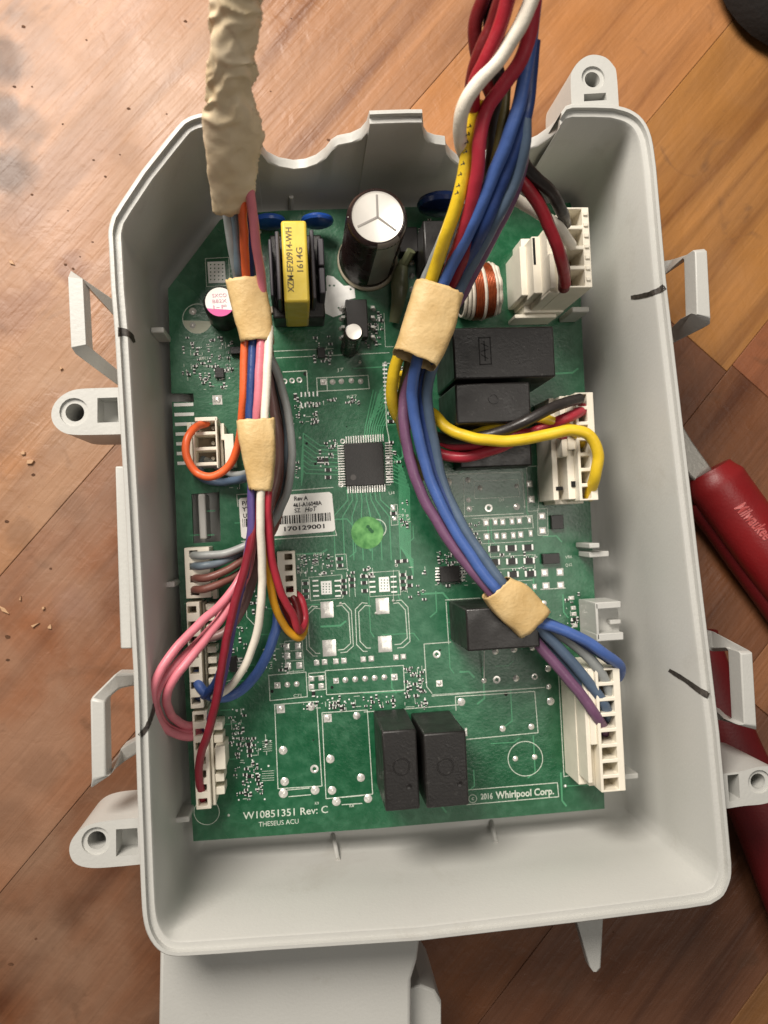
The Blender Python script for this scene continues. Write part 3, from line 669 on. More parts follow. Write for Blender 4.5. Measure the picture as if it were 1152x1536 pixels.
for x, y, a, b in ((490.6,914.5,9.5,12),(494,972,10,12.2),(573.7,909,10,12),(577.5,966,10.2,12),
                   (430,970,4.5,5),(447,969,4.5,5),(431,984,4.5,5),(448,983,4.5,5),(432,999,4.5,5),(449,998,4.5,5),
                   (467,1018,4.2,3.8),(482,1017,4.2,3.8),(467,1030,4.2,3.8),(482,1029,4.2,3.8),
                   (475,994,4,4),(487,993,4,4),(504,992,4,4),(516,991,4,4),(545,989,4,4),(557,988,4,4),(594,986,4,4),(605,985,4,4),
                   (794,726,4.5,5),(797,749,5,5.4),(813,774,5.4,5.2),(814,796,5.6,5.4),(817,859,5.4,5.8),(840,858,5.4,5.8),(819,879,5.6,5.6),(841,878,5.4,5.4),
                   (729,784,4.5,5),(743,783,3.6,5),(754,783,4,5),(768,782,3.6,5),(779,781,4,5),(794,780,3,5),(730,805,4.5,5),(745,804,3.6,5),(756,804,4,5),(770,803,3.6,5),(781,802,4,5),(796,800,3,5),
                   (787,880,3.6,4.4),(802,880,3.2,4.2),(699,1098,1.8,6),(857,897,4.5,3),(860,912,4,3),(861,921,4,3),(862,938,4.5,3),(590,762,3,4),(592,778,3,3)):
    pad('flat', x, y, a / PXM, b / PXM)
# card edge fingers
mbf = MB(); mbf.box((0, 0, ZB + .06), (4.9, 0.85, .12)); fo = build(mbf, 'contact_finger', TIN, board, bevel=.05)
fo_first = True
for i in range(7):
    w_ = W(275.5 + i * .9, 607 + i * 14.6); loc = Vector((w_.x, w_.y, ZB))
    o = fo if i == 0 else dup(fo, loc); o.location = (loc - ORG[board.name]) * MM; o.rotation_euler.z = TH
# white tinned patches with via holes
def patch(poly, holes, hr=.22):
    q = [W(*p) for p in poly]; mb = MB(); mb.prism([(p.x, p.y) for p in q], ZB, ZB + .12, holes=[circ(W(*h), hr, 8) for h in holes]); build(mb, 'thermal_pad', TIN, board, smooth=0)
patch([(311,393),(337,392),(339,424),(313,425)], [(316 + i * 6, 397 + j * 5.6) for i in range(4) for j in range(5)], .2)
patch([(481,872),(497,871),(498,891),(482,892)], [(485 + i * 4.5, 876 + j * 4) for i in range(3) for j in range(4)], .18)
patch([(568,866),(583,865),(585,887),(569,888)], [(572 + i * 4.6, 870 + j * 4.4) for i in range(3) for j in range(4)], .18)
patch([(489,416),(491,413),(500,415),(516,429),(531,428),(533,447),(521,450),(516,460),(517,470),(500,476),(488,470),(486,455),(485,439),(490,436)], [(494.5,428.5),(501,428.5),(526,434),(508,462)], .28)
mb = MB(); c = W(296, 478); q = [(c.x + 3.6 * math.cos(R(a)), c.y - .2 + 3.6 * math.sin(R(a))) for a in range(186, 360, 12)]; mb.prism(q, ZB, ZB + .05); build(mb, 'printed_half_disc', mat('silk_solid', 'b9bca8', .6), board, smooth=0)
# dark via holes
vm = MB()
for x, y, r in ((458,561,3),(460,665,2),(473,696,2),(759,1041,3),(490,838,1.6),(607,1003,2.4),(498,1031,2.4),(408,1037,2.6),(660,975,1.5),(520,640,1),(326,600,3),(604,700,1.5),(640,900,1.2),(470,1110,1.2),(560,1020,1.0)):
    vm.lathe([(r / PXM, 0.0), (r / PXM, .03 + (.1 if (x, y) == (326, 600) else 0)), (0, .03 + (.13 if (x, y) == (326, 600) else 0))], W(x, y), 10)
build(vm, 'via_hole', DARKHOLE, board, smooth=0, kind='stuff')
# resistors ----------------------------------------------------
mbr = MB(); mbr.box((0, 0, ZB + .3), (2.0, 1.5, .6), 0, 0); mbr.box((-1.25, 0, ZB + .28), (.5, 1.5, .56), 0, 1); mbr.box((1.25, 0, ZB + .28), (.5, 1.5, .56), 0, 1)
ro = build(mbr, 'resistor', [RESB, TIN], board, bevel=.06); rfirst = True
def resistor(x, y, s=1.0, a=0.0):
    global rfirst
    w_ = W(x, y); loc = Vector((w_.x, w_.y, ZB))
    o = ro if rfirst else dup(ro, loc); rfirst = False
    o.location = (loc - ORG[board.name]) * MM; o.rotation_euler.z = TH + a; o.scale = (s, s, s)
for y0, xs in ((823,(740,766,791)),(843,(741,767,793)),(862.5,(743,769,795)),(881,(765,))):
    for x in xs: resistor(x, y0 - (x - 740) * .04)
for x, y, a in ((509,838,0),(510,848,0),(515,871,0),(515,880,0),(528,869,0),(528,878,0),(516,889,0),(545,864,0),(546,874,0),(547,886,0),(604,862,0),(604,872,0),(605,882,0),(614,866,0),(614,878,0),(458,875,0),(459,886,0),(459,895,0),(590,770,0),
                (436,631,90),(443,595,90),(490,690,90),(492,705,0),(492,716,0),(586,620,0),(586,632,0),(373,1116,0),(375,1126,0),(374,1164,0),(386,1164,90),(861,929,0),(470,1040,90),(597,842,0),(607,841,0),(478,690,90),(484,690,90),(582,690,90),(583,713,90)):
    resistor(x, y, .55, R(a))
# dense small surface mount parts, far too small to tell apart
tiny = MB(); random.seed(21)
def cluster(x0, y0, x1, y1, n_, smin=3, smax=7):
    for _ in range(n_):
        x, y = random.uniform(x0, x1), random.uniform(y0, y1); l = random.uniform(smin, smax) / PXM; a = TH + random.choice((0, math.pi / 2)); c = W(x, y); h_ = random.uniform(.2, .7)
        t_ = random.random()
        if t_ < .5:
            tiny.box((c.x, c.y, ZB + h_ / 2), (l * .55, l * .5, h_), a, 0)
            for s_ in (-1, 1): dx, dy = rot(s_ * l * .38, 0, a); tiny.box((c.x + dx, c.y + dy, ZB + h_ * .42), (l * .24, l * .5, h_ * .84), a, 1)
        elif t_ < .8: tiny.box((c.x, c.y, ZB + .06), (l * .35, l * .35, .12), a, 1)
        else: tiny.box((c.x, c.y, ZB + .03), (l * 1.3, .14, .06), a, 2)
for c_ in ((274,505,352,570,90),(300,560,345,585,12),(438,592,478,636,36),(480,594,540,606,16),(345,1062,368,1120,46),(352,1105,410,1160,50),(352,1160,398,1200,34),(446,832,500,862,60),(520,850,560,866,16),(455,1044,520,1064,34),
           (520,1044,600,1062,26),(606,1000,640,1062,60),(654,826,700,880,70),(335,940,370,1010,44),(372,880,398,930,20),(546,470,575,520,40),(470,505,500,545,26),(585,520,600,700,26),(480,660,505,705,20),(700,776,722,870,30),
           (725,830,805,836,16),(725,850,805,856,16),(600,520,610,560,8),(600,752,612,790,14),(345,700,360,740,8),(430,690,450,720,14),(610,850,640,900,10),(840,890,870,950,14),(415,1002,440,1010,8),(395,965,425,1005,26),(560,330,650,420,40)):
    cluster(*c_)
for k_ in range(4):
    for sx in (473, 506, 558, 590): tiny.box(W(sx + k_ * .4, 871 + k_ * 7.6 - (6 if sx > 540 else 0), .08), (1.5, .38, .14), TH, 1)
for k_ in range(5):
    for yy in (592, 608): tiny.box(W(452 + k_ * 6, yy - k_ * .3, .06), (.35, 1.2, .12), TH, 1)
for k_ in range(10): tiny.box(W(577 + k_ * .3, 548 + k_ * 6.2, .06), (1.2, .4, .12), TH, 1)
build(tiny, 'surface_mount_parts', [RESB, TIN, SILK], board, smooth=0, kind='stuff')
# small dark chips
boxpx('diode', 827,773,846,793,ZB+1.6,ZB,BLK2,board,.1); boxpx('diode', 814,831,840,845,ZB+1.6,ZB,BLK2,board,.1); boxpx('diode', 322,552,336,566,ZB+1.2,ZB,BLK2,board,.1)
boxpx('diode', 476,521,488,536,ZB+1.5,ZB,BLK2,board,.1); boxpx('diode', 345,520,366,530,ZB+2,ZB,BLK2,board,.1)
def soic(x0, y0, x1, y1):
    o = boxpx('chip', x0, y0, x1, y1, ZB + 1.3, ZB, BLK2, board, .1); mb = MB()
    for i in range(5):
        t = (i + .5) / 5; y = y0 + (y1 - y0) * t
        for x in (x0 - 4, x1 + 4): mb.box(W(x, y, .2), (1.2, .35, .3), TH)
    build(mb, 'pin', SOLDER, o, smooth=0)
soic(344,985,356,1008); soic(660,850,690,872)
# microcontroller
mcu = boxpx('microcontroller', 516,665,577,727,ZB+1.5,ZB+.15,BLK2,board,.15)
pm = MB(); c0, c1, c2_, c3 = W(517,666), W(577,662), W(519,729), W(579,726)
for i in range(16):
    t = (i + .7) / 16.4
    for a, b, sgn, ver in ((c0, c1, 1, 1), (c2_, c3, -1, 1), (c0, c2_, -1, 0), (c1, c3, 1, 0)):
        p = a.lerp(b, t); dx, dy = rot(0, sgn * .75) if ver else rot(sgn * .75, 0)
        pm.box((p.x + dx, p.y + dy, ZB + .35), ((.26, 1.5, .22) if ver else (1.5, .26, .22)), TH); pm.box((p.x + dx * 1.9, p.y + dy * 1.9, ZB + .1), ((.3, 1.0, .16) if ver else (1.0, .3, .16)), TH)
build(pm, 'pin', SOLDER, mcu, smooth=0, kind='stuff', label='rows of thin silver leads on all four sides')
mb = MB(); mb.lathe([(.75, 0), (.75, .02), (0, .02)], P(530, 716, ZB + 1.5), 16); build(mb, 'dimple', mat('chip_dimple', '4a4644', .35), mcu)
# relays
def relay(x0, y0, x1, y1, z1, extra=None, label=None, name='relay'):
    o = boxpx(name, x0, y0, x1, y1, z1, ZB, BLK, board, .45, label=label, taper=0.975)
    return o
r1 = relay(676,491,836,566,33, label='large black relay with a small framed mark on its top')
r2 = relay(681,575,799,633,33)
r3 = relay(686,650,800,699,19)
r4 = relay(697,913,812,971,32)
r5 = relay(572,1096,631,1215,32)
r6 = relay(634,1100,705,1209,32)
mb = MB(); 
for a, b in (((718,507),(735,506)),((735,506),(737,546)),((737,546),(720,547)),((720,547),(718,507)),((726,512),(728,541))):
    p, q = P(*a, 33.02), P(*b, 33.02); d = q - p; mb.box((p + q) / 2, (d.length + .2, .3, .06), math.atan2(d.y, d.x))
for a, b in (((722,515),(732,520)),((722,527),(732,524)),((722,532),(732,538))):
    p, q = P(*a, 33.02), P(*b, 33.02); d = q - p; mb.box((p + q) / 2, (d.length + .2, .22, .06), math.atan2(d.y, d.x))
build(mb, 'moulded_mark', DARKHOLE, r1, smooth=0)
GRM = mat('moulded_ring', '1a1817', .35)
mb = MB(); mb.lathe([(.9, 0), (1.3, 0), (1.25, .18), (.95, .18), (.9, 0)], P(740, 598, 33), 18); mb.lathe([(0, .05), (.35, .05), (.35, 0)], P(770, 584, 33), 10); build(mb, 'moulded_ring', GRM, r2)
for rr_, (cx, cy), (vx, vy) in ((r6, (668, 1150), (690, 1176)), (r5, (602, 1150), (614, 1180))):
    mb = MB(); mb.lathe([(1.7, 0), (2.1, 0), (2.0, .12), (1.8, .12), (1.7, 0)], P(cx, cy, 32), 20); mb.lathe([(.7, 0), (.65, .15), (.3, .12), (0, .05)], P(vx, vy, 32), 12); build(mb, 'moulded_ring', GRM, rr_)
mb = MB(); mb.tube([W(723, 974, 2.5), W(723, 980, 2.2), W(725, 1017, .8), W(725.5, 1021, .2)], .16, 6); build(mb, 'lead', SOLDER, r4)
# electrolytic capacitor
cc = P(566.5, 325, 41); prof = [(6.7, 0), (7.3, .6), (7.35, 1.6), (7.0, 2.3), (7.0, 27.4), (6.7, 28.4), (6.1, 28.9), (5.6, 28.6)]
mb = MB(); mb.lathe(prof, (cc.x, cc.y, ZB), 48)
cap = build(mb, 'capacitor', SLEEVE, board, label='large dark cylindrical capacitor with a silver scored top')
mb = MB(); n_ = 48
mb.lathe([(5.8, 28.6), (5.8, 29.0), (5.4, 28.75), (0, 28.72)], (cc.x, cc.y, ZB), 48)
build(mb, 'can_top', ALU, cap)
mb = MB(); zt = ZB + 28.75
for a in (92, -35, -152):
    dx, dy = math.cos(R(a)), math.sin(R(a)); mb.box((cc.x + dx * 2.55, cc.y + dy * 2.55, zt + .04), (5.1, .5, .1), R(a))
build(mb, 'vent_score', mat('vent_groove', '8f8b86', .4, metal=.3), cap, bevel=.03)
mb = MB(); vs = []; fs = []
for i in range(7):
    a = R(-98 + i * 8 + 8)
    for h_ in (2.3, 14, 27.2, 28.5, 29.06): rr_ = 7.04 if h_ < 28 else (6.72 if h_ < 29 else 6.1); vs.append((cc.x + rr_ * math.cos(a), cc.y + rr_ * math.sin(a), ZB + h_))
for i in range(6):
    for j in range(4): a = i * 5 + j; fs.append((a, a + 5, a + 6, a + 1))
mb.add(vs, fs); build(mb, 'polarity_stripe', SLEEVEG, cap)
mb = MB(); mb.lathe([(7.4, .05), (7.95, .3), (7.9, .9), (7.35, 1.2)], (cc.x + .2, cc.y - .2, ZB), 40); build(mb, 'glue_ring', mat('glue_bead', 'a59c86', .35, bump=.1, bscale=300), cap)
mb = MB(); text_on(mb, '2', P(523, 332, 40.2), P(528, 330, 40.2), 1.4, .3); build(mb, 'printed_digit', mat('print_white', 'd8d4cc', .5), cap, smooth=0)
# small capacitor
c2 = P(531, 497, 30); mb = MB(); mb.lathe([(2.2, 0), (2.4, .5), (2.3, 1.2), (2.3, 16.6), (2.1, 17.4), (1.8, 17.55)], (c2.x, c2.y, ZB), 28); cap2 = build(mb, 'capacitor', SLEEVE, board, label='small dark cylindrical capacitor with a bright top')
mb = MB(); mb.lathe([(1.85, 17.6), (1.85, 17.82), (1.5, 17.7), (0, 17.68)], (c2.x, c2.y, ZB), 28); build(mb, 'can_top', ALU, cap2)
# dual in-line chip
dip = boxpx('optocoupler', 518,449,553,506,ZB+4,ZB+.6,BLK2,board,.25)
mb = MB()
for i in range(4):
    y = 461 + i * 14.5
    for x, s_ in ((514, -1), (558, 1)): c = W(x, y + 3); mb.box((c.x, c.y, ZB + 1.2), (.9, .6, 2.0), TH); mb.lathe([(.6, 0), (.45, .4), (.2, .6), (0, .6)], (c.x + s_ * .5, c.y, ZB), 8)
build(mb, 'pin', SOLDER, dip, smooth=30)
# buzzer with sticker
cb = P(330, 453, 24); mb = MB(); mb.lathe([(4.0, 0), (4.1, .3), (4.1, 11.0), (3.7, 11.8), (3.5, 12.0)], (cb.x, cb.y, ZB), 36); bz = build(mb, 'capacitor', BLK, board, label='squat black cylinder with a round white and pink sticker on top')
mb = MB(); mb.lathe([(3.5, 12.0), (3.5, 12.08), (0.01, 12.08)], (cb.x, cb.y, ZB), 36); st = build(mb, 'sticker', PAPER, bz)
mb = MB(); q = [(cb.x + 3.5 * math.cos(R(a)), cb.y + 3.5 * math.sin(R(a))) for a in range(208, 333, 6)]; mb.prism(q, ZB + 12.08, ZB + 12.12)
pt = MB()
for i, s_ in enumerate(('SXCO', 'B82X', 'J-F')): text_on(pt, s_, P(318, 446 + i * 8.5, 24.15), P(340, 445 + i * 8.5, 24.15), 1.2, .03)
build(mb, 'pink_print', PINK2, st, smooth=0); build(pt, 'printed_text', mat('faint_pink', 'd9a0b4', .5), st, smooth=0)
# transformer
tfm = boxpx('transformer', 404,352,488,476,ZB+9,ZB,BLK,board,.5, label='black transformer wrapped in yellow tape')
for x0, y0, x1, y1, z1 in ((402,358,411,444,29),(412,346,423,450,31),(464,344,475,448,31),(476,357,487,398,29),(478,401,489,440,29)): boxpx('bobbin_fin', x0, y0, x1, y1, z1, ZB + 3, mat('bobbin', '3d3a40', .45, var=.2) if 'bobbin' not in bpy.data.materials else bpy.data.materials['bobbin'], tfm, .3)
yt = boxpx('yellow_wrap', 421,330,465,453,36,ZB+2,YTAPE,tfm,.6)
mb = MB(); text_on(mb, 'XZM-EF20914-WH', P(441, 438, 36.05), P(437, 341, 36.05), 2.0, .03, bold=.02); text_on(mb, '1614G', P(455, 410, 36.05), P(453, 371, 36.05), 2.0, .03, bold=.02)
build(mb, 'printed_text', mat('stamp_ink', '6b5f38', .6), yt, smooth=0)
mb = MB(); 
for x in (412, 474): c = P(x, 462, 16); mb.box((c.x, c.y, 15), (3.2, 1.6, 2), TH + (.5 if x < 440 else -.5))
build(mb, 'core_clip', mat('clip_tan', '8d806c', .4), tfm, bevel=.2)
# blue ceramic discs, varistor, film capacitor, choke, glue
for x, y in ((404,329),(476,328)):
    mb = MB(); c = P(x, y, 20); mb.lathe([(0, -1.3), (2.6, -1.2), (3.9, -.6), (4.1, 0), (3.9, .6), (2.6, 1.2), (0, 1.3)], (c.x, c.y, 18.5), 24, axis='y', a=TH); build(mb, 'ceramic_capacitor', BLUECAP, board)
mb = MB(); c = P(665, 296, 25); mb.lathe([(0, -2), (4, -1.8), (5.6, -1), (6, 0), (5.6, 1), (4, 1.8), (0, 2)], (c.x, c.y, 21), 28, axis='y', a=TH); build(mb, 'varistor', mat('varistor_blue', '12254f', .25, var=.2), board)
boxpx('film_capacitor', 634,330,700,398,26,ZB,BLK,board,.5)
boxpx('rectifier', 598,340,628,378,17,ZB,BLK2,board,.3); 
mb = MB()
for y in (352, 372, 392, 412):
    for x in (618, 632): c = W(x, y + 22); mb.lathe([(.8, 0), (.5, .6), (0, .9)], c, 8)
build(mb, 'solder_joint', SOLDER, board, kind='stuff')
cx0, cx1 = P(694, 432, 24), P(750, 426, 24); cc_ = (cx0 + cx1) / 2; ln = (cx1 - cx0).length; ca = math.atan2((cx1 - cx0).y, (cx1 - cx0).x); CR_ = 6.0
mb = MB(); mb.lathe([(4.4, -ln / 2), (5.2, -ln / 2), (6.3, 0), (5.2, ln / 2), (4.4, ln / 2)], (cc_.x, cc_.y, 19.5), 28, axis='x', a=ca)
choke = build(mb, 'choke', BLK, board, label='drum choke wound with copper and pale sleeving')
def torus(mb_, off_, R_, r_, n1=30, n2=6, wob=0.0, mi=0):
    vs = []; fs = []
    for i in range(n1):
        a = 2 * math.pi * i / n1; rw = R_ + wob * math.sin(a * 9)
        for j in range(n2):
            b = 2 * math.pi * j / n2; x, rr2 = off_ + r_ * math.sin(b), rw + r_ * math.cos(b)
            lx, ly = rot(x, rr2 * math.cos(a), ca); vs.append((cc_.x + lx, cc_.y + ly, 19.5 + rr2 * math.sin(a)))
    for i in range(n1):
        for j in range(n2): i2, j2 = (i + 1) % n1, (j + 1) % n2; fs.append((i * n2 + j, i * n2 + j2, i2 * n2 + j2, i2 * n2 + j))
    mb_.add(vs, fs, mi)
m1, m2_ = MB(), MB(); h2 = ln / 2
for i, o_ in enumerate((-.92, -.72, -.52)): torus(m1, o_ * h2, CR_ + .9 - 1.3 * o_ * o_, .45)
torus(m1, .10 * h2, CR_ + 1.0, .45); torus(m1, .74 * h2, CR_ + .5, .4, wob=.25); torus(m1, .92 * h2, CR_ - .1, .6, n1=54, wob=.3)
for i in range(11): torus(m2_, (-.38 + i * .042) * h2, CR_ + .85 + .18 * (i % 2), .16)
for i in range(11): torus(m2_, (.24 + i * .042) * h2, CR_ + .8 + .18 * (i % 2) - i * .03, .16)
build(m1, 'sleeve_winding', WIND, choke); build(m2_, 'copper_winding', COPPER, choke)
mb = MB(); mb.tube(cr([W(604,398,3), W(598,420,3.4), W(596,450,3.2), W(590,486,1.4)], 6), 2.2, 12, rf=lambda t: 2.3 * (1 - .45 * abs(t - .5) * 2), flat=.7); mb.tube([W(604,402,3.5), W(612,388,6)], 1.2, 8); build(mb, 'glue_strand', GLUE, board)
# stickers
mb = MB(); q = [W(x, y) for x, y in ((358,750),(361,747),(494,738),(498,741),(503,794),(500,797),(366,808),(362,805))]; mb.prism([(p.x, p.y) for p in q], ZB + .05, ZB + .15); lab = build(mb, 'barcode_label', PAPER, board, smooth=0, label='white paper label with printed part number and barcode')
mb = MB(); zz = .17
def lt(s_, a, b, sz, **k): text_on(mb, s_, W(*a), W(*b), sz, zz, **k)
lt('P/N', (363,758),(378,757),1.5,bold=.05); lt('061', (407,754),(420,753),1.5,bold=.05); lt('Rev A', (441,751),(462,750),1.5,bold=.05)
lt('YY', (364,767),(376,766),1.5,bold=.05); lt('16', (407,764),(413,763),1.5,bold=.05); lt('461-A16048A', (440,761),(483,757),1.45,bold=.05)
lt('UL', (365,777),(375,776),1.5,bold=.05); lt('1', (407,773),(410,773),1.5); lt('SZ', (442,769),(451,768),1.5,bold=.03); lt('HoT', (457,768),(476,766),1.7,shear=.3,bold=.04)
lt('170129001', (424,797),(487,792),1.55,bold=.045)
random.seed(3); t = 0.0
while t < 1:
    wd = random.choice((.006, .006, .012, .018)); a = W(364, 784.5).lerp(W(497, 774.8), t + wd / 2); mb.box((a.x, a.y, ZB + .165), (wd * 23, 2.15, .03), TH); t += wd + random.choice((.006, .009, .014))
build(mb, 'printed_text', INK, lab, smooth=0)
mb = MB(); mb.lathe([(4.2, 0), (4.2, .08), (0, .09)], W(551, 799), 32); gs = build(mb, 'inspection_sticker', GSTICK, board)
mb = MB()
for x, y in ((560,786),(563,790),(566,793)): mb.lathe([(.5, .09), (.5, .12), (0, .13)], W(x - 8, y + 4), 8)
build(mb, 'ink_smudge', mat('green_dark', '1d5a30', .5), gs)

# ---- connectors (fixed to the board)
def connector_small(x0, y0, x1, y1, z1, ncav, cx, side_teeth=True, label=None, cav=3.0):
    """low white header with a column of square cavities"""
    a, b = P(x0, y0, z1), P(x1, y1, z1); c = (a + b) / 2; d = b - a
    u = abs(d.x * CT + d.y * ST); v = abs(-d.x * ST + d.y * CT)
    def loc(du, dv): rx, ry = rot(du, dv); return (c.x + rx, c.y + ry)
    cu = (cx - .5) * u; holes = []
    for i in range(ncav):
        cv = v * (.5 - (i + .5) / ncav) ; s_ = cav / 2; holes.append([loc(cu - s_, cv - s_ * .8), loc(cu + s_, cv - s_ * .8), loc(cu + s_, cv + s_ * .8), loc(cu - s_, cv + s_ * .8)])
    outer = [loc(-u / 2, -v / 2), loc(u / 2, -v / 2), loc(u / 2, v / 2), loc(-u / 2, v / 2)]
    mb = MB(); mb.prism(outer, ZB, z1, holes=holes)
    o = build(mb, 'connector', CONN, board, smooth=0, label=label, bevel=.12, seg=1)
    mb = MB()
    for h_ in holes: mb.prism(h_, ZB + 2, ZB + 2.5)
    build(mb, 'contact', CONND, o, smooth=0)
    return o, loc, u, v
o, loc, u, v = connector_small(276,822,317,896,20,4,.36,cav=2.0)
mb = MB(); boxpx('', 318,870,326,898,16,ZB,None,None,mb=mb); build(mb, 'latch', CONN, o, bevel=.15)
def ribs(o, x0, x1, y0, y1, zt, n_, drift):
    mb = MB()
    for i in range(n_):
        y = y0 + (y1 - y0) * i / n_; dx = drift * i / n_
        boxpx('', x0 + dx, y, x1 + dx, y + (y1 - y0) / n_ * .55, zt - random.random() * 2, ZB, None, None, mb=mb)
    build(mb, 'latch', CONN, o, bevel=.15)
random.seed(2)
o, loc, u, v = connector_small(279,904,306,1062,21,7,.42,cav=2.1); ribs(o, 308, 322, 906, 1050, 19.5, 9, 6)
mb = MB(); boxpx('', 304,904,311,1060,20.2,ZB,None,None,mb=mb); build(mb, 'side_wall', CONN, o, bevel=.15)
o, loc, u, v = connector_small(288,1068,317,1213,21,7,.45,cav=2.2); ribs(o, 320, 334, 1084, 1200, 19.5, 6, 4)
mb = MB(); boxpx('', 322,1120,339,1154,21,ZB,None,None,mb=mb); boxpx('', 314,1090,324,1208,19,ZB,None,None,mb=mb); build(mb, 'side_wall', CONN, o, bevel=.2)
o, loc, u, v = connector_small(415,828,446,908,19,5,.62,cav=1.9)
# open three-way connector with orange loop
mb = MB(); zc = 21
for q in ((288,636,294,704),(322,626,328,702),(292,626,326,631)): boxpx('', *q, zc, ZB, None, None, mb=mb)
for y in (648, 671, 694): boxpx('', 292, y, 326, y + 4, zc - .6, ZB, None, None, mb=mb)
boxpx('', 330,635,337,660,19,ZB,None,None,mb=mb); boxpx('', 336,651,352,698,20,ZB,None,None,mb=mb); boxpx('', 330,660,336,700,17,ZB,None,None,mb=mb); boxpx('', 280,634,290,704,17,ZB,None,None,mb=mb)
o5 = build(mb, 'connector', CONN, board, bevel=.15)
mb = MB(); boxpx('', 292,630,326,700,14,ZB+.2,None,None,mb=mb); build(mb, 'cavity_floor', CONND, o5)
mb = MB()
for y in (643, 665, 688): mb.lathe([(.5, 0), (.5, .6), (0, .8)], P(320, y, 15), 10)
build(mb, 'contact', SOLDER, o5)
# tall edge connectors on the right
def tall(xt0, yt0, xt1, yt1, z1, ncav, xw, zw, label, skip=()):
    a, b = P(xt0, yt0, z1), P(xt1, yt1, z1); c = (a + b) / 2; d = b - a
    u = abs(d.x * CT + d.y * ST); v = abs(-d.x * ST + d.y * CT)
    def loc(du, dv): rx, ry = rot(du, dv); return (c.x + rx, c.y + ry)
    lf = -u / 2; holes = []; pitch = v / ncav
    for i in range(ncav):
        y1_ = v / 2 - i * pitch - .45; y0_ = v / 2 - (i + 1) * pitch + .45
        holes.append([loc(lf + .7, y0_), loc(u / 2 - 1.7, y0_), loc(u / 2 - 1.7, y1_), loc(lf + .7, y1_)])
    outer = [loc(lf, -v / 2), loc(u / 2, -v / 2), loc(u / 2, v / 2), loc(lf, v / 2)]
    mb = MB(); mb.prism(outer, ZB + 3, z1, holes=holes)
    o = build(mb, 'connector', CONN, board, smooth=0, bevel=.14, seg=1, label=label)
    mb = MB()
    for h_ in holes: mb.prism(h_, z1 - 9, z1 - 8.5)
    build(mb, 'cavity_floor', CONND, o, smooth=0)
    # header base, wider than the plug
    wl = (P(xw, (yt0 + yt1) / 2, zw)); wu = (wl.x - c.x) * CT + (wl.y - c.y) * ST
    mb = MB(); q = [loc(wu, -v / 2 - .5), loc(u / 2 - .4, -v / 2 - .5), loc(u / 2 - .4, v / 2 - .2), loc(wu, v / 2 - .2)]; mb.prism(q, ZB, zw)
    build(mb, 'header', CONN, o, smooth=0, bevel=.2)
    return o, loc, u, v, lf, wu
def lb(o, loc, u0, u1, v0, v1, z0, z1, name, m=None, bevel=.2):
    mb = MB(); mb.prism([loc(u0, v0), loc(u1, v0), loc(u1, v1), loc(u0, v1)], z0, z1); return build(mb, name, m or CONN, o, smooth=0, bevel=bevel)
# lower right
o, loc, u, v, lf, wu = tall(893,1004,939,1186,30,8,864,22,'tall white connector at the lower right corner of the board')
lb(o, loc, lf - 2.6, lf - 1.5, -v / 2 + 2, v / 2, ZB, 28.5, 'latch_rail'); lb(o, loc, lf - 1.6, lf, v * -.12, v / 2, ZB, 29, 'latch_arm')
lb(o, loc, lf - 1.6, lf - .01, -v / 2 + .4, v * -.13, ZB, 26, 'recessed_panel'); lb(o, loc, u / 2 - .1, u / 2 + 1.0, -v / 2 + 1, -v / 2 + 3.5, ZB + 3, 22, 'stub')
lb(o, loc, lf + .2, lf + 2.4, -v / 2 - 1.6, -v / 2, ZB, 18, 'foot')
# middle right
o, loc, u, v, lf, wu = tall(862,589,898,750,30,7,828,21,'tall white connector beside the middle of the right wall')
lb(o, loc, lf - 1.8, lf, -v / 2 + .5, -v * .02, ZB, 27, 'recessed_panel'); lb(o, loc, lf - 3.2, lf - 1.8, -v * .08, v / 2 - .4, ZB, 28, 'latch_rail'); lb(o, loc, lf - 1.8, lf, -v * .02, v / 2 - .4, ZB, 28.6, 'latch_arm')
lb(o, loc, lf - 4.6, lf - 3.2, -v / 2 + .5, v / 2 - .2, ZB, 24, 'side_wall')
lb(o, loc, lf - 1.0, lf + .05, -v / 2 + 3.6, -v / 2 + 5, 22, 27.4, 'contact_slot', DARKHOLE, 0); lb(o, loc, lf - 3.9, lf - 2.2, -v / 2 + 3.0, -v / 2 + 3.9, 22, 24.3, 'contact_slot', DARKHOLE, 0)
# upper right, power connector
o, loc, u, v, lf, wu = tall(842,311,889,431,39,4,782,20,'tall white power connector in the upper right corner of the board')
lb(o, loc, lf - 2.5, lf, -v / 2, v / 2 - 3.4, ZB, 35, 'latch_arm'); lb(o, loc, lf - 4.6, lf - 2.5, -v / 2 + 1.5, v / 2 - 3.4, ZB, 30, 'side_wall'); lb(o, loc, lf - 2.6, lf - 1.4, -v / 2 + .7, -v * .02, 25, 36.5, 'latch_rail')
lb(o, loc, lf - 6.2, lf - 4.6, -v / 2 + 2.5, v / 2 - 4, ZB, 25, 'side_wall')
lb(o, loc, lf - 2.0, lf - 1.2, v * .12, v * .34, 34, 35.06, 'contact_slot', DARKHOLE, 0); lb(o, loc, lf - 4.4, lf - 3.8, -v * .05, v * .3, 29, 30.06, 'contact_slot', DARKHOLE, 0)
mb = MB()
for k_ in range(7):
    x0, y0 = loc(u / 2 - 1.0, v / 2 - 1.6 - k_ * v / 7.4); mb.box((x0, y0, 39.2), (1.0, .9, .5), TH)
build(mb, 'key_teeth', CONN, o, bevel=.1)
lb(o, loc, lf - 6.4, u / 2 - 2, -v / 2 - 1.6, -v / 2 - .6, ZB, 19, 'skirt'); 

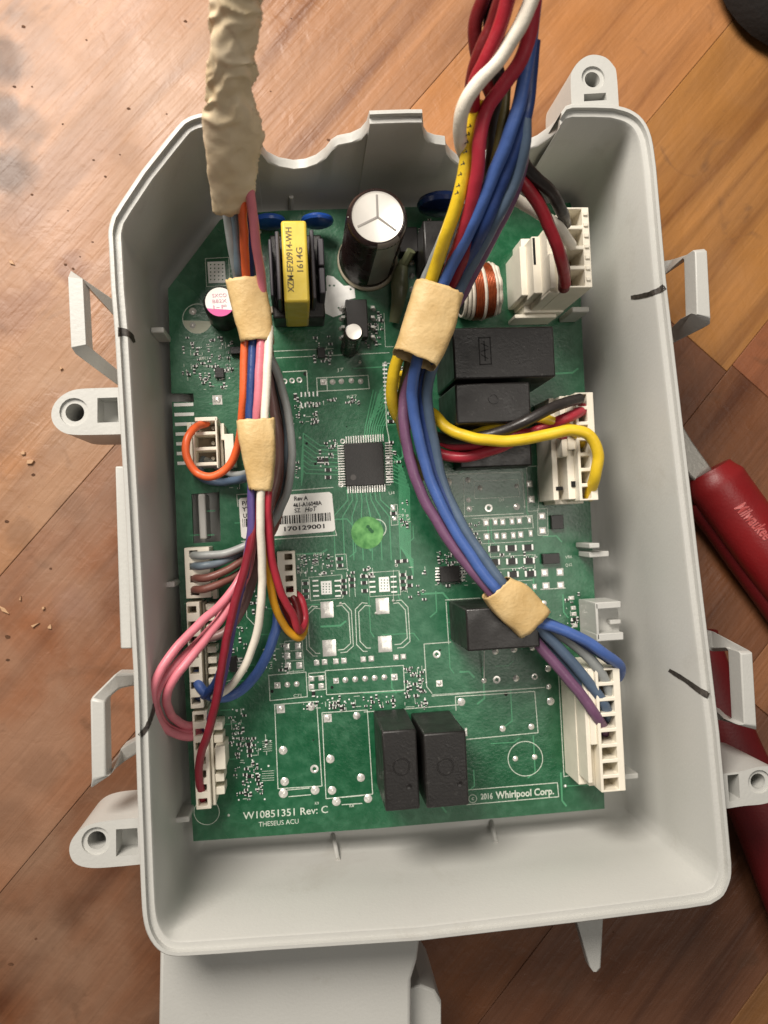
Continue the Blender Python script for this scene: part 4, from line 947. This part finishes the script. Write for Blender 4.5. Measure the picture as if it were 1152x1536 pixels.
# ================================================================== WIRES
def wire(parent, color, pp, r=1.15, label=None, name='wire', mi=None):
    pts_ = [P(x, y, z_ if z_ < 60 else 60 + (z_ - 60) * .6) for x, y, z_ in pp]; path = cr(pts_, 9)
    path = [p + Vector((noise.noise(p * .11), noise.noise(p * .11 + Vector((9, 0, 0))), 0)) * .2 + Vector((noise.noise(p * .3 + Vector((r * 90, 0, 4))), noise.noise(p * .3 + Vector((0, 7, 4))), 0)) * .12 for p in path]
    mb = MB(); mb.tube(path, r, 14)
    return build(mb, name, wmat(color, WC[color]), parent, smooth=60, label=label)
def band(parent, edges, th, m=TAPE, name='tape_band', rag=0.0, seed=1, label=None, crump=0.25, n=44):
    """wrap: list of (leftpx, lefty, rightpx, righty, z) rows, elliptical section of the given thickness"""
    rows_ = []
    E = [Vector((*P(e[0], e[1], e[4]),)) for e in edges]; G = [Vector((*P(e[2], e[3], e[4]),)) for e in edges]
    E = cr(E, 9); G = cr(G, 9); M_ = len(E); vs = []; fs = []
    for i in range(M_):
        a, b = E[i], G[i]; c = (a + b) / 2; ux = (b - a) / 2
        for k_ in range(n):
            t = 2 * math.pi * k_ / n; ca_, sa_ = math.cos(t), math.sin(t)
            ex = math.copysign(abs(ca_) ** .7, ca_); ez = math.copysign(abs(sa_) ** .45, sa_)
            p = c + ux * ex + Vector((0, 0, th / 2 * ez))
            nz_ = (noise.noise(p * .25 + Vector((seed * 7, 0, 0))) * .6 + (.5 - abs(noise.noise(Vector((p.x * .5, p.y * .35, seed))))) * .5) * crump
            p += (p - c).normalized() * (nz_ + .16 * abs(math.sin(2.5 * t + .3)) + (.18 if .9 < (t + 1.9 * i / M_) % 6.28 < 4.2 else 0))
            if rag and i in (0, M_ - 1): p += (E[1] - E[0]).normalized() * (random.random() - .5) * rag
            vs.append(p)
    for i in range(M_ - 1):
        for k_ in range(n): q = (k_ + 1) % n; fs.append((i * n + k_, i * n + q, (i + 1) * n + q, (i + 1) * n + k_))
    mb = MB(); mb.add(vs, fs); o = build(mb, name, m, parent, smooth=50, label=label)
    s_ = o.modifiers.new('thick', 'SOLIDIFY'); s_.thickness = .16 * MM; s_.offset = 0
    return o
lh = thing('wiring_harness', P(380, 520, 20), 'left bundle of thin orange, pink, white and grey wires wrapped in pale tape', 'wiring harness')
random.seed(31)
# --- left harness
wire(lh, 'gray', [(337,230,60),(338,290,53),(343,340,47),(350,385,42),(360,430,37),(372,480,34),(392,515,33),(412,552,31),(428,600,29),(436,650,28),(438,690,27),(430,740,25),(408,785,23),(380,812,22),(340,830,22),(306,833,22),(291,833,20),(287,833,15)], 0.98, 'grey wire bowing out to the right of the lower tape band')
wire(lh, 'slate', [(350,240,60),(352,300,53),(354,350,46),(358,400,41),(366,440,36),(380,500,31),(398,530,29),(416,570,28),(428,620,26),(432,680,25),(426,740,22),(404,790,20),(375,822,19),(335,842,21),(306,849,22),(292,849,20),(288,849,15)], 0.95)
wire(lh, 'brown', [(400,500,31),(404,560,29),(412,620,27),(422,660,25),(424,710,23),(412,770,20),(385,820,18.5),(350,850,21),(312,866,22),(293,867,20),(289,867,15)], 0.95)
wire(lh, 'brown', [(402,500,29),(408,560,27),(417,610,25),(427,660,23),(428,715,20),(416,780,17),(388,832,16.5),(352,864,20),(312,882,22),(293,884,20),(289,884,15)], 0.95)
wire(lh, 'dusty', [(398,520,30),(404,570,29),(410,610,28),(416,650,27),(418,700,25),(404,760,24),(388,820,24),(378,870,23),(362,915,22),(340,945,22),(312,958,22),(297,960,18)], 1.1)
wire(lh, 'orange', [(362,250,63),(363,300,55),(366,360,47),(370,425,39),(369,480,37),(367,530,36),(365,590,35),(362,640,32),(356,672,29),(342,700,27),(318,714,26),(295,708,25),(281,686,25),(280,660,25),(292,642,23),(310,634,18)], 0.95, 'orange wire ending in a round loop')
wire(lh, 'navy', [(372,300,50),(374,350,44),(377,410,39),(380,470,37),(379,530,37),(376,580,37),(374,640,36),(377,700,34),(378,745,33),(377,800,31),(366,865,27),(350,920,25),(340,975,24),(325,1020,23),(308,1042,21),(298,1046,17)], 0.98)
wire(lh, 'pink', [(372,240,64),(377,300,56),(384,360,49),(392,420,41),(394,470,38),(391,530,38),(387,590,38),(385,640,36),(386,720,32),(380,790,29),(368,850,28),(338,900,31),(300,935,36),(258,980,40),(233,1025,41),(231,1062,38),(248,1092,29),(282,1105,21),(302,1096,17)], 1.0)
wire(lh, 'pink', [(388,700,30),(382,790,27),(372,855,26),(345,908,30),(314,950,34),(284,988,38),(258,1024,39),(250,1052,36),(260,1076,28),(280,1088,21),(298,1086,17)], 1.0)
wire(lh, 'pink', [(384,720,29),(376,800,27),(364,860,26),(340,912,28),(304,955,33),(268,992,38),(240,1030,39),(234,1060,36),(250,1088,27),(278,1098,21),(300,1091,17)], .9)
wire(lh, 'purple', [(379,700,36),(377,745,35),(376,800,34),(366,860,31),(350,930,28),(338,1000,26),(322,1060,23),(306,1098,17)], 0.95)
wire(lh, 'white', [(404,490,38),(403,530,38.5),(399,580,38.5),(396,640,38),(392,700,38),(391,745,37),(391,800,35),(393,860,32),(391,915,30),(384,955,28),(370,995,26),(350,1025,24),(326,1042,22),(306,1044,18)], 0.95, 'long cream white wire curving to the left connector')
wire(lh, 'red', [(404,640,35),(404,700,36),(402,745,36),(403,790,34),(409,845,31),(422,890,28),(438,920,25),(449,945,22),(457,930,19),(452,900,18),(438,886,15)], 0.95, 'bright red wire looping back to the small connector')
wire(lh, 'dkred', [(402,760,33),(407,840,28),(419,890,24),(436,928,21),(448,940,20),(447,915,19),(440,895,18),(434,888,15)], 1.1)
wire(lh, 'amber', [(398,760,32),(400,820,31),(405,870,28),(414,912,26),(428,940,23),(446,956,21),(455,950,19),(457,925,17),(449,905,16),(440,893,14)], 0.95, 'amber wire looping under the red one')
wire(lh, 'maroon', [(384,745,34),(378,800,34),(368,850,33),(352,905,32),(340,960,31),(331,1010,30),(322,1060,29),(312,1100,27),(302,1130,24),(298,1160,22),(302,1185,20),(306,1205,16)], 0.98, 'long dark red wire running down to the lowest left connector')
wire(lh, 'blue', [(418,880,15),(417,925,18),(410,955,19),(398,988,19),(378,1020,18),(350,1042,18),(320,1045,20),(300,1030,21),(296,1010,17)], 1.25)
wire(lh, 'slate', [(340,725,14),(320,722,14.5),(305,712,15),(300,700,15.5),(306,688,14)], .9); wire(lh, 'sblue', [(380,716,24),(355,720,19),(335,724,16),(315,722,15),(300,714,15),(296,700,15)], 1.0)
wire(lh, 'gray', [(385,706,24),(350,712,17),(325,700,16),(308,690,15)], .85)
band(lh, [(342,424,396,420,38),(352,470,404,466,37),(364,516,409,513,36)], 6.0, rag=.35, seed=2, crump=.24)
band(lh, [(358,633,411,629,37),(361,660,412,662,37),(368,695,410,700,36),(375,735,405,738,35)], 6.0, rag=.35, seed=3, crump=.24)
# tape sleeve at the top
random.seed(9)
sl_rows = [(322,-60,400,-60,92),(318,-10,392,-10,88),(315,40,387,38,84),(316,75,380,78,81),(312,105,382,108,78),(314,140,376,135,75),(308,170,384,165,72),(309,205,395,200,68),(312,240,388,238,64),(315,275,381,276,59),(320,318,379,292,54)]
def sleeve():
    E = cr([P(a, b, z_) for a, b, c_, d_, z_ in sl_rows], 14); G = cr([P(c_, d_, z_) for a, b, c_, d_, z_ in sl_rows], 14); n_ = 72; vs = []; fs = []
    M_ = len(E)
    for i in range(M_):
        a, b = E[i], G[i]; c = (a + b) / 2; ux = (b - a) / 2; t_ = i / (M_ - 1); th = 7.5 * (1 - t_) + 2.6 * t_
        ax = ((E[min(i + 1, M_ - 1)] + G[min(i + 1, M_ - 1)]) / 2 - (E[max(i - 1, 0)] + G[max(i - 1, 0)]) / 2).normalized(); un = ux.normalized().cross(ax)
        if un.z < 0: un = -un
        for k_ in range(n_):
            t = 2 * math.pi * k_ / n_; p = c + ux * math.cos(t) + un * (th / 2 * math.sin(t))
            cr_ = 1.0 if t_ < .62 else max(.25, 1 - (t_ - .62) * 4)
            sp = Vector((p.x * .10 + p.y * .10, p.y * .34 - p.x * .16, 2.0)); sp += Vector((noise.noise(p * .25), noise.noise(p * .25 + Vector((5, 0, 0))), 0)) * .7; rdg = 1 - abs(noise.noise(sp)) * 2.4
            p += (p - c).normalized() * (cr_ * cr_ * (.8 * (rdg - .5)) + .22 * noise.noise(p * .45) + (.2 if (t + t_ * 7) % 6.28 < 3 else 0))
            if math.cos(t) > .9: p += ux.normalized() * (.35 * noise.noise(p * 1.9) + .35 * noise.noise(p * 4.5) * (t_ > .5))
            if i == M_ - 1: p += ax * ((noise.noise(p * 1.5)) * .8 + 2.2 * max(0, .75 - abs(math.cos(t) + .1)))
            vs.append(p)
    for i in range(M_ - 1):
        for k_ in range(n_): q = (k_ + 1) % n_; fs.append((i * n_ + k_, i * n_ + q, (i + 1) * n_ + q, (i + 1) * n_ + k_))
    mb = MB(); mb.add(vs, fs); o = build(mb, 'tape_sleeve', TAPE2, lh, smooth=45, label='crumpled pale tape wrapped around the wires at the top')
    s_ = o.modifiers.new('thick', 'SOLIDIFY'); s_.thickness = .2 * MM; s_.offset = 0
sleeve()

# --- right harness
rh = thing('wiring_harness', P(640, 620, 20), 'right bundle of thick blue, yellow, red and purple wires twisted together at the top', 'wiring harness')
q_ = 1.3
wire(rh, 'yellow', [(716,150,80),(708,195,75),(700,240,70),(688,295,64),(670,350,57),(654,400,50),(638,450,45),(618,500,41),(600,530,37),(589,570,33),(590,610,28),(606,634,24),(632,618,24),(650,620,27),(672,643,30),(710,657,32),(760,661,33),(810,655,34),(856,645,35),(884,652,35),(897,680,34),(893,715,32),(884,745,26)], 1.38, 'long yellow wire looping over to the middle right connector')
wire(rh, 'yellow', [(604,560,31),(606,600,26),(622,640,22),(650,656,23),(690,658,25),(725,648,27),(760,634,29),(800,626,30),(835,634,30),(868,652,29),(876,668,24)], 1.25)
wire(rh, 'red', [(806,-40,102),(800,10,97),(795,50,93),(780,92,89),(755,128,85),(731,165,81),(720,210,77),(716,255,72),(706,305,64),(690,360,56),(672,410,48),(655,450,44),(635,500,40),(622,545,34),(615,600,28),(630,655,22),(660,680,23),(700,685,25),(745,672,27),(785,655,28),(820,640,29),(852,625,31),(876,613,28)], 1.35)
wire(rh, 'red', [(640,650,22),(680,668,24),(730,665,26),(780,652,28),(820,648,29),(850,652,27),(872,642,23)], 1.2)
wire(rh, 'dkred', [(770,-40,104),(752,0,99),(738,40,94),(722,75,90),(712,105,86),(707,140,80),(712,175,72),(735,210,66),(765,245,60),(790,272,57),(815,318,54),(832,360,51),(845,400,46),(846,432,38)], 1.35)
wire(rh, 'crimson', [(770,-40,107),(762,0,102),(748,50,97),(728,92,92),(713,125,87),(710,155,81),(722,195,70),(752,235,63),(782,270,60),(806,305,58),(826,345,55),(840,385,51),(848,425,41)], 1.32, 'thick red wire entering the power connector')
wire(rh, 'white', [(812,-40,106),(797,0,102),(778,45,98),(752,85,94),(722,120,90),(700,150,86),(690,185,80),(694,225,70),(715,258,58),(745,280,52),(775,300,49),(808,320,48),(836,340,47),(856,368,40)], 1.32, 'thick white wire crossing over the twisted bundle')
wire(rh, 'dkred', [(740,-40,97),(724,0,92),(712,40,87),(716,85,82),(728,120,78),(745,160,74),(768,200,68)], 1.3)
wire(rh, 'black', [(760,170,76),(775,215,70),(786,245,64),(806,268,60),(828,290,56),(842,318,50),(848,336,42)], 1.32, 'black wire entering the top of the power connector')
wire(rh, 'black', [(745,-30,92),(735,30,88),(742,90,84),(752,140,79),(742,200,73),(736,260,67),(722,320,59),(700,380,50),(675,430,43),(650,480,39),(628,540,33),(618,600,25),(640,645,22),(668,658,25),(704,659,29),(748,648,32),(795,629,35),(842,606,34),(870,598,30)], 1.32)
wire(rh, 'blue', [(808,-40,96),(800,20,92),(794,70,89),(788,110,86),(779,155,82),(764,200,78),(745,250,72),(722,305,65),(698,358,57),(674,405,50),(655,450,46),(636,500,44),(625,545,41),(618,595,36),(626,650,33),(643,710,31),(668,770,31),(705,830,32),(745,885,33),(790,925,33),(835,942,33),(880,962,33),(910,983,32),(930,1000,28),(927,1014,22),(917,1024,18)], 1.32, 'blue wire running the whole length of the harness')
wire(rh, 'dkblue', [(800,60,86),(795,120,82),(788,170,79),(772,220,74),(752,275,68),(728,335,60),(702,390,51),(680,430,45),(660,480,42),(642,545,37),(634,600,33),(640,660,30),(657,720,28),(684,780,28),(720,840,29),(760,895,30),(800,925,30),(850,948,30),(890,972,30),(915,990,28)], 1.38)
wire(rh, 'sblue', [(790,110,82),(787,170,79),(786,215,75),(772,270,68),(746,325,61),(716,380,53),(690,430,46),(668,480,44),(650,545,39),(641,600,34),(652,670,30),(668,735,28),(698,795,29),(736,850,31),(775,905,32),(812,945,31),(850,985,30),(886,1028,29),(908,1060,28),(914,1080,24)], 1.32, 'grey blue wire on the right side of the bundle')
wire(rh, 'violet', [(780,180,72),(783,240,66),(766,300,58),(738,355,52),(712,405,46),(690,445,42),(660,490,40),(628,540,36),(608,590,31),(606,640,30),(618,700,29),(645,765,29),(684,825,30),(728,878,31),(765,925,31),(800,958,30),(836,1000,30),(872,1042,30),(897,1078,29),(910,1100,23)], 1.32, 'purple wire on the left side of the lower bundle')
wire(rh, 'olive', [(758,130,80),(755,170,77),(748,215,73),(735,270,67),(715,330,59),(690,385,51),(665,430,44)], 1.1)
wire(rh, 'maroon', [(752,240,68),(736,300,62),(712,355,56),(688,405,49),(665,450,43)], 1.25)
wire(rh, 'gray', [(690,300,58),(670,345,52),(650,390,46),(636,425,42),(620,480,39)], 1.2)
wire(rh, 'olive', [(620,500,39),(610,560,33),(600,610,28),(606,660,25),(635,720,23)], 1.1)
wire(rh, 'gray', [(790,918,29),(822,940,29),(862,968,29),(898,1005,29),(918,1045,27),(926,1072,24)], 1.32)
wire(rh, 'sblue', [(785,925,27),(820,965,27),(856,1005,26),(890,1045,26),(912,1075,22)], 1.3)
band(rh, [(625,424,692,447,46),(612,468,682,482,45),(601,500,668,520,44),(591,527,651,553,43)], 7.6, rag=.3, seed=5, crump=.28)
band(rh, [(727,895,762,866,33),(745,920,788,880,33),(780,955,821,916,32)], 6.8, rag=.3, seed=6, crump=.28)
# ink marks on the yellow wire
mb = MB(); 
for x, y, z_ in ((704,190,77.4),(702,202,76.4),(700,214,75),(698,228,73.6),(694,246,71.7),(690,262,69.6),(687,279,67.8),(685,290,66.6)):
    z_ = 60.9 + (z_ - 60) * .6; c = P(x, y, z_); mb.box(c, (.9, .18, .1), .5); mb.box(c + Vector((.2, .2, 0)), (.18, .7, .1), .3)
build(mb, 'ink_print', INK, rh, smooth=0)

# ================================================================== PLIERS
pl = thing('pliers', P(1100, 800, 0), 'red handled pliers lying half under the right side of the box', 'pliers')
def grip(pp, rr_, flat, m, name='handle'):
    mb = MB(); path = cr([P(x, y, z_) for x, y, z_ in pp], 10); mb.tube(path, 1, 28, rf=rr_, flat=flat); return build(mb, name, m, pl, smooth=60), mb
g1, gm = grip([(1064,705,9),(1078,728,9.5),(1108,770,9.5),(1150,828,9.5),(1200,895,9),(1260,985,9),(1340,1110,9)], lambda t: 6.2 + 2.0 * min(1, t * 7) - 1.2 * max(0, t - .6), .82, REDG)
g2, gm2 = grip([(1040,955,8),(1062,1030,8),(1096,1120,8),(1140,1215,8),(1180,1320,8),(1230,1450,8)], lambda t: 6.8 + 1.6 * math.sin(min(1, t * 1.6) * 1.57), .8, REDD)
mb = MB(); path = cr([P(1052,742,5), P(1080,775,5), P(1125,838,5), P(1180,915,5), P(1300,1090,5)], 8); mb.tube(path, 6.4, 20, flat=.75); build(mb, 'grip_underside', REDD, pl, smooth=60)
mb = MB(); q = [P(x, y, 10) for x, y in ((1000,640),(1012,622),(1036,662),(1072,712),(1062,740),(1030,712),(1000,668))]; mb.prism([(p.x, p.y) for p in q], 6.5, 11.0); build(mb, 'tang', STEEL, pl, bevel=.5)
mb = MB(); q = [P(x, y, 9) for x, y in ((996,650),(1012,640),(1028,800),(1058,968),(1030,972),(1008,820))]; mb.prism([(p.x, p.y) for p in q], 3, 6.3); build(mb, 'tang', STEEL, pl, bevel=.5)
GT = bvh(gm); vs, fs = text_mb('Milwaukee', 4.6, .35, .12); wd = max(v_.x for v_ in vs)
p0, p1 = P(1101, 762, 16), P(1147, 812, 16); d = (p1 - p0); d.z = 0; L0 = d.length; d.normalize(); up = Vector((-d.y, d.x, 0)); out = []
for v_ in vs:
    p = p0 + d * v_.x * L0 / wd + up * v_.y; h_ = GT.ray_cast(Vector((p.x, p.y, 60)), Vector((0, 0, -1)))[0]; out.append(Vector((p.x, p.y, (h_.z if h_ else 15) + .18)))
mb = MB(); mb.add(out, fs); build(mb, 'lettering', REDL, g1, smooth=0)

# ================================================================== SMALL THINGS ON THE FLOOR
CHIP = mat('wood_chip', 'c8a07a', .6, var=.25, vscale=300)
random.seed(44)
def chip(px, py, l, w_, a, label):
    mb = MB(); c = P(px, py, 0); k_ = random.choice((3, 4, 5)); vs = []
    for i in range(k_):
        t = 2 * math.pi * i / k_; r_ = 1 + .9 * (random.random() - .5); x, y = rot(l / 2 * r_ * math.cos(t), w_ / 2 * r_ * math.sin(t), a); vs.append((c.x + x, c.y + y))
    mb.prism(vs, .02, .35 + .4 * random.random()); o = build(mb, 'wood_chip', CHIP, None, bevel=.1, label=label); o['category'] = 'wood chip'; o['group'] = 'wood chips on the floor'
chip(17,394,2.2,1.0,-.6,'pale sawdust flake above and left of the upper left latch loop, near the left edge')
chip(31,898,2.6,.9,1.4,'small pale splinter standing highest among the shavings left of the box')
chip(6,914,3.2,1.0,-.7,'pale shaving at the very left edge of the photo')
chip(52,938,3.6,1.1,.5,'largest curved shaving in the cluster left of the box')
chip(75,940,1.4,1.0,.2,'tiny bright crumb just right of the curved shaving')
chip(66,912,1.6,1.0,1.0,'tan crumb above the curved shaving')
chip(93,553,1.2,1.0,0,'tiny round crumb beside the foot of the upper left latch loop')
chip(35,680,1.2,.9,.6,'small crumb on the floor below the upper left mounting tab')
chip(46,692,1.7,1.3,.2,'pale round crumb below the upper left mounting tab, the larger of two')
mb = MB(); random.seed(17)
for x, y, s_ in ((35,40,2),(22,130,1.6),(48,130,1),(278,32,1.8),(193,163,1.8),(94,186,1),(140,240,1.2),(158,265,1.4),(48,292,1.4),(102,316,.8),(250,171,.9),(130,60,1),(10,782,2.2),(11,955,2.6),(12,990,2),(50,712,1.8),(76,853,1.4),(54,1408,1.4),(16,1446,2.2),(493,210,1.8),(920,1398,1.3),(437,28,.7),(406,137,.7),(180,232,1),(139,363,1.1),(120,385,.8),(98,397,1.6),(110,403,1.6)):
    c = P(x, y, 0); q = [(c.x + s_ * .5 * (1 + .6 * (random.random() - .5)) * math.cos(2 * math.pi * i / 8) * 1.2, c.y + s_ * .5 * (1 + .6 * (random.random() - .5)) * math.sin(2 * math.pi * i / 8) * .8) for i in range(8)]
    mb.prism([( (a_-c.x)*.45+c.x, (b_-c.y)*.45+c.y) for a_, b_ in q], -.02, .1)
o = build(mb, 'dirt_specks', mat('dirt', '5e3d26', .9, var=.4, vscale=600), None, smooth=0, kind='stuff'); o['label'] = 'scattered dark dirt specks on the wooden floor'; o['category'] = 'dirt'
# plain dark rounded shape at the upper right corner, left unidentified
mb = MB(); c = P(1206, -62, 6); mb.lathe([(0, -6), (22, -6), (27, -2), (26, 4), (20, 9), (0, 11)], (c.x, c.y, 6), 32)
o = build(mb, 'dark_shape', mat('matte_black', '120d0a', .9, bump=.3, bscale=500), None, smooth=60, label='plain rounded black shape at the top right corner'); o['category'] = 'dark object'
